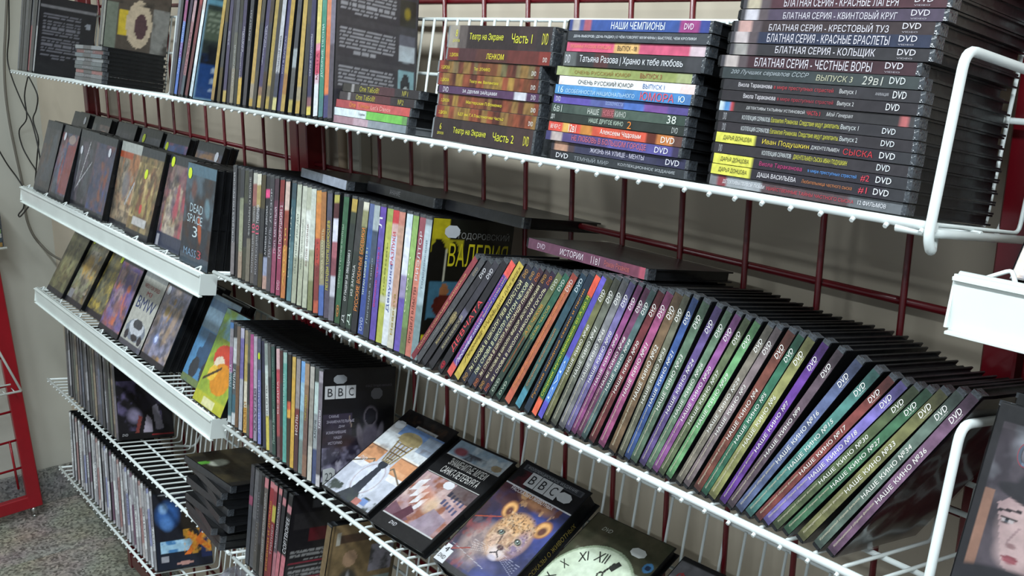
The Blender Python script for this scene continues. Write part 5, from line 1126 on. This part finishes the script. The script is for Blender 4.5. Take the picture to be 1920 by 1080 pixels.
A_br = Art(54, 76, '6c5838'); A_br.tex('8c7450', 4, 3, .4, .7).ell(.32, .30, .2, .3, '2c2824', .95, 0, .2).ell(.32, .66, .1, .08, 'a48468').ell(.32, .30, .05, .26, 'b0b0b4', .9, 0, .3).rect(.62, .5, .94, .76, '84808c').tex('3c3c40', 7, 8, .5, .65, .62, .5, .94, .76).rect(.62, .2, .94, .45, '7c8c88').rect(.1, .82, .9, .9, '4c3424').rect(.04, .0, .06, 1, '4c3c24').rect(.94, 0, 1, 1, '4c3c24').rect(.1, .8, .14, .92, 'c0bcb0')
def R4(ub, ut, segs, texts, lb, **k): return dict(ub=ub, ut=ut, segs=segs, texts=texts, label=lb + ', shadowed fourth shelf row', **k)
place_row(4, [
 R4(462, 474, [(0, '3c4048'), (.6, '8c3c5c'), (.7, '3c3c44')], [], 'dark slate case with a plum patch'),
 R4(469, 482, [(0, '4c4c50'), (.5, '5c5c60')], [], 'plain grey case'),
 R4(477, 490, [(0, '4c4844'), (.5, '3c3c40')], [('КОЛЛЕКЦИЯ', .2, .8, .4, '7c7c80')], 'grey case with faint capitals'),
 R4(487, 498, [(0, '5c5450'), (.9, 'b86c74')], [('ЛУЧШИЕ ФИЛЬМЫ МИРА', .15, .85, .5, 'a8a8a8')], 'grey case with a pink tip'),
 R4(496, 511, [(0, '6c1c24'), (.6, '8c1c28'), (.92, 'c07078')], [('БОЕВИКИ И ДРАМЫ', .1, .8, .5, 'c08c34')], 'dark red case with orange capitals'),
 R4(503, 519, [(0, '7c1c28'), (.62, 'b0a434'), (.78, '7c2430'), (.92, 'b86c70')], [('ТРИЛЛЕР', .3, .6, .5, 'b4a8a8')], 'red case with a yellow block'),
 R4(509, 525, [(0, 'a0606c'), (.35, '54444c'), (.92, 'b86c70')], [('МЕЛОДРАМЫ', .4, .85, .5, 'b4b4b8')], 'pinkish case with grey capitals'),
 R4(515, 534, [(0, 'b4606c'), (.4, '24242a'), (.85, 'b06c74'), (.92, '24242a')], [], 'black case with a pink lower half'),
 R4(521, 546, [(0, 'b86470'), (.4, '1c1c20'), (.82, 'b07078'), (.9, '1c1c20')], [('СОРТВОРЕЕ', .42, .78, .8, 'c8c8cc', .5, .04)], 'black case with bold white capitals and a page of small print', front=A_b4),
 R4(588, 618, [(0, '6c5838')], [], 'brown case showing old portraits on its front', front=A_br, brk=True),
], '', 'shadowed cases on the fourth shelf below the reclining covers', lim=.3)
# crumpled clear bag at the end of the lowest shelf
bm = bmesh.new(); bmesh.ops.create_icosphere(bm, subdivisions=4, radius=.06)
rr = random.Random(3)
from mathutils import noise as mn
for v in bm.verts:
    n_ = mn.noise(v.co * 30) * .35 + mn.noise(v.co * 75) * .22
    v.co = v.co * (1 + n_); v.co.z *= 1.25; v.co.z = max(v.co.z, -.055)
me = bpy.data.meshes.new('plastic_bag'); bm.to_mesh(me); bm.free()
Mb = bpy.data.materials.new('crumpled_clear_film'); Mb.use_nodes = True; bb = Mb.node_tree.nodes['Principled BSDF']
bb.inputs['Base Color'].default_value = (*lin('a8a8b4'), 1); bb.inputs['Roughness'].default_value = .15; bb.inputs['Alpha'].default_value = .45; bb.inputs['Coat Weight'].default_value = .6
o = obj('plastic_bag', me, Mb, None, shelf_mat(5) @ Matrix.Translation((-1.86, .07, .057))); tag(o, 'crumpled clear plastic bag on the lowest shelf beside the blue front', 'plastic bag')

# ------------------------------------------------------------------ far end of the top shelf
def TOPR(ub, ut): return dict(ub=ub, ut=ut)
A_f = Art(40, 56, '1e1e22'); A_f.rect(0, .86, 1, .9, '8c8c90', .6).paras(.08, .2, .72, .8, 14, '6c6c74', 4).rect(.75, .1, .98, .4, '3c3c44').ell(.86, .7, .05, .04, '8c9098')
A_m = Art(44, 62, '4c443c'); A_m.rect(0, .0, .18, .5, '6c7468').rect(.2, .16, .42, .44, 'c0a834').ell(.52, .30, .2, .26, 'b8a890').ell(.55, .28, .1, .14, '4c3438').rect(.72, 0, 1, .5, '7c7c78').tex('3c3834', 6, 5, .5, .7, .72, 0, 1, .5).tex('2c2824', 5, 7, .45, .65, 0, .5, 1, 1)
q = [(33, 41, '585c64', 'slate grey case at the far left end'), (43, 52, '3c3c44', 'charcoal case, second from the far left end'), (52, 62, '8c4c50', 'faded red case near the far left end'), (61, 74, '9a9c9e', 'light grey case whose dark page of small print shows')]
rows = []
for i, (ub, ut, c, lb) in enumerate(q):
    rows.append(dict(ub=ub, ut=ut, segs=[(0, c), (.6, '4c4c54')], texts=[], label=lb + ' of the top shelf', front=A_f if i == 3 else None))
for r in rows:
    x0 = xu(1, r['ub'], .003, .004); best = None
    for z in np.arange(.05, .3, .004):
        xx = xu(1, r['ut'], z, .004); v = PROJ(shelf_mat(1, .004) @ Vector((xx, 0, z)))[1]
        if best is None or abs(v) < best[0]: best = (abs(v), z, xx)
    th = math.atan2(best[2] - x0, best[1]); r['ut'] = PROJ(shelf_mat(1, .004) @ Vector((x0 + .19 * math.sin(th), 0, .19 * math.cos(th))))[0]
place_row(1, rows, '', 'cases standing at the far left end of the top shelf')
cols = ['54585c', '6c6c70', '8c5454', '4c5458', '5c6468', '84888c', '5c6870', '6c3c40', '7c8084']
nm = ['lowest', 'second from the bottom', 'third from the bottom', 'fourth from the bottom', 'middle', 'fourth from the top', 'third from the top', 'second from the top', 'topmost']
stack(1, [(139 + k * .4, .0083, [(0, cols[k]), (.3, '4c4c50'), (.6, cols[k])], [('КИНО', .3, .7, .5, 'a0a0a4')] if k % 2 else [], 'slim dark case in the far pile on the top shelf, ' + nm[k], {}) for k in range(9)], 'slim cases in the far pile on the top shelf')
xq = xu(1, 194, .08, .006)
case([(0, '7c7c74'), (.5, '54504c')], .0142, 'case standing on the far pile with a yellow patch and a pale mask', (), LEAN(1, xq - .02, .04, .006, .0785), front=A_m, group='cases standing on the far pile')
case([(0, '5c5c5c')], .0142, 'grey case standing on the far pile behind the pale mask one', (), LEAN(1, xq - .042, .04, .008, .0785), group='cases standing on the far pile')

# ------------------------------------------------------------------ cases lying on top of the rows of the second shelf
LG = 'cases lying flat on top of the second shelf rows'
case([(0, '5a3448'), (.5, '64384e'), (.8, '6c3448'), (.95, 'a04458')], .0120, 'mauve case with a white title lying on the leaning row', [('DVD', .09, .16, .5, 'b8a8b4'), ('ИСТОРИИ', .30, .50, .6, 'c8bcc4', .5, .03), ('11в1', .57, .64, .7, 'c0b4b8'), ('Роман Рязанов', .68, .88, .5, 'a85c58')], LAID(2, xu(2, 988, .19, .012), .1835, .0120, .012, 0), group=LG)
case([(0, '202126')], .0142, 'black case lying on the leaning row, partly under the mauve one', (), LAID(2, -.72, .178, .0142, .05, -.1) @ Matrix.Translation((0, 0, .0)), group=LG) if False else None
case([(0, '25262a')], .0142, 'black case with faint capitals lying on the upright row', [('АНАНИЕ', .36, .52, .5, '8c8c90')], LAID(2, xu(2, 668, .2, .03), .1965, .0142, .045, -.05), group=LG)
case([(0, '5c6470'), (.5, '8c94a4')], .0142, 'grey blue case lying on the upright row, left of the black one', (), LAID(2, xu(2, 545, .2, .02), .1965, .0110, .03, -.12), group=LG)
case([(0, '25262a')], .0142, 'plain black case lying above the yellow lettered front', (), LAID(2, xu(2, 800, .2, .05), .1965, .0142, .06, .03), group=LG)
# a few more cases behind the tall crime stack and at the far right
# ------------------------------------------------------------------ near right unit
A_glare = Art(30, 42, '6c7488'); A_glare.tex('9ca4b4', 3, 2, .4, .7).tex('3c3c48', 4, 6, .5, .7).rect(0, .0, .06, 1, 'b8a090').rect(0, .85, 1, 1, '54586a')  # blue grey tones paint the glare lying on this front
case([(0, '2a2a2e')], .0142, 'case with glare painted on its front on the near shelf with the thick price strip', (), FACE(31, xu(31, 1869, .004, .012), .42, .0, .03), front=A_glare, group='cases on the near right shelves')
A = Art(110, 154, '242128')                      # pilot cover
A.rect(.03, .02, .98, .93, '5c525a').tex('a8acb4', 3, 4, .5, .75, .03, .58, .6, .93).tex('3c343c', 4, 14, .45, .65, .05, .3, 1, .9).rect(.05, .02, .10, .66, 'a07864').rect(.0, 0, .045, 1, '1c1a1e').rect(.0, .93, 1, 1, '1c1a1e')
A.Y = A.Y - .12; A.X = A.X + .07
A.ell(.62, .56, .38, .13, '262329', 1, -.1, .1).ell(.64, .615, .24, .075, '8c8280', 1, -.15, .2).ell(.64, .62, .19, .05, '5c5658', 1, -.15, .2).line((.42, .60), (.9, .54), .008, '9c948c').ell(.92, .58, .15, .08, '6c6460', 1, .3, .2)
A.poly([(.20, .50), (.30, .28), (.44, .22), (.58, .27), (.66, .40), (.66, .54), (.5, .57), (.28, .55)], 'b89c9c').ell(.40, .42, .20, .15, 'ccb2b0', 1, .2, .5).ell(.36, .33, .14, .08, 'd0b6b4', 1, 0, .6).ell(.62, .44, .10, .14, '7c646a', .8, 0, .6)
A.ell(.46, .545, .30, .045, '221f25', 1, -.12, .1).poly([(.64, .52), (.95, .64), (1, .36), (.70, .26), (.62, .34)], '2a262c').poly([(.60, .40), (.92, .53), (.96, .49), (.64, .35)], '947468')
for (x, y, r_) in ((.275, .478, .25), (.49, .468, .0)):
    A.line((x - .055, y), (x + .055, y + .014), .007, '2a2024').ell(x, y - .032, .044, .013, '30262a', 1, r_, .3).ell(x, y - .033, .030, .009, 'c8c0c0').ell(x - .005, y - .033, .014, .010, '46525c').ell(x - .005, y - .033, .006, .005, '101014').line((x - .042, y - .025), (x + .042, y - .022), .0045, '1c1618')
A.line((.345, .43), (.30, .365), .006, 'a08486', .7).ell(.325, .357, .035, .012, '9c7c7c', 1, 0, .4).ell(.335, .312, .052, .009, '8c4850', 1, .05, .2).ell(.338, .302, .046, .012, 'a85c64', 1, 0, .3)
A.ell(.5, .13, .62, .15, '201e24', 1, 0, .1).ell(.6, .03, .3, .05, '9c8870', 1, 0, .3).line((.68, .26), (.74, .12), .006, 'a8a4a0').line((.74, .12), (.70, .04), .006, 'a8a4a0').ell(.96, .22, .12, .14, '8c4454', .8, 0, .5)
x_ = -.318
b_ = back_of(32, x_, 1876, -.02, -.02)
o = case([(0, '28262a')], .0142, 'large film cover with a woman in a pilot cap at the right edge', (), FACE(32, x_, b_, -.02, -.02), front=A, group='cases on the near right shelves')
put_text(o, '80 ЛЕТ', .050, .172, .08, .010, 'b8444c', fr_front(.0142), .04); put_text(o, 'СОБЫТИЯ', .022, .147, .108, .019, 'a04c58', fr_front(.0142), .0, 0, 'lettering', .0006); put_text(o, 'СОБЫТИЯ', .0228, .1478, .1065, .0175, '586474', fr_front(.0142), .0, 0, 'lettering', .0009)
me = bpy.data.meshes.new('shrink_wrap'); V = []; Fc = []
for j in range(22):
    for i in range(15):
        x = i / 14 * .134; y = j / 21 * .189; V.append((x, y, .0016 + .0013 * mn.noise(Vector((x * 60 + y * 25, y * 16 - x * 30, 2.0))) ))
Fc = [(j * 15 + i, j * 15 + i + 1, (j + 1) * 15 + i + 1, (j + 1) * 15 + i) for j in range(21) for i in range(14)]
me.from_pydata(V, [], Fc); me.polygons.foreach_set('use_smooth', [True] * len(Fc)); me.update()
FILM = bpy.data.materials.new('clear_film'); FILM.use_nodes = True; nt = FILM.node_tree
gl = nt.nodes.new('ShaderNodeBsdfGlossy'); gl.inputs['Roughness'].default_value = .12; tr_ = nt.nodes.new('ShaderNodeBsdfTransparent'); mixs = nt.nodes.new('ShaderNodeMixShader'); fz = nt.nodes.new('ShaderNodeFresnel'); fz.inputs['IOR'].default_value = 1.5
nt.links.new(fz.outputs[0], mixs.inputs[0]); nt.links.new(tr_.outputs[0], mixs.inputs[1]); nt.links.new(gl.outputs[0], mixs.inputs[2]); nt.links.new(mixs.outputs[0], nt.nodes['Material Output'].inputs[0])
obj('shrink_wrap', me, FILM, o, fr_front(.0142))
obj('shrink_wrap', me, FILM, NKO[-1], fr_front(NKO[-1]['t']))
for k in range(1, 4):
    case([(0, 'a89888' if k == 1 else '28262a')], .0142, 'black case behind the pilot cover, %s' % ['', 'directly behind it', 'second behind it', 'third behind it'][k], (), FACE(32, x_ + .004 * k, b_, -.02, -.02 + .016 * k, .006 * k), group='cases on the near right shelves', sm=None)

# ------------------------------------------------------------------ cases on the red rack by the left wall
pz_ = onX(12, 462, -3.50)
sh2 = thing('wire_shelf', 'white wire shelf under coloured cases on the red rack', 'wire shelf', None)
obj('front_rail', tube_mesh('front_rail', [[(-3.495, pz_.y, pz_.z - .004), (-3.495, pz_.y - .9, pz_.z - .004)]], .004, 8), WHITEW, sh2)
for k in range(30): obj('cross_wire', tube_mesh('cross_wire', [[(-3.495, pz_.y - .01 - k * .03, pz_.z - .004), (-3.56, pz_.y - .01 - k * .03, pz_.z - .004)]], .002, 6), WHITEW, sh2)
cc = ['8c6c30', '3c4c54', 'a8a8a4', '6c8c54', '3c3c40', '8c9094', '54606c', 'b0b0b0', '3c5c3c', 'a4a48c']
for k in range(10):
    Mx = Matrix.Translation((-3.497, pz_.y - .198, pz_.z + .001 + .0146 * (k + 1))) @ Matrix.Rotation(math.pi / 2, 4, 'Z') @ Matrix.Rotation(math.pi / 2, 4, 'Y')
    case([(0, cc[k])], .0142, 'case in the stack on the red rack, ' + (['lowest', 'second from the bottom', 'third from the bottom', 'fourth from the bottom', 'fifth from the bottom', 'fifth from the top', 'fourth from the top', 'third from the top', 'second from the top', 'topmost'][k]), (), Mx, D=.06, group='cases stacked on the red rack')
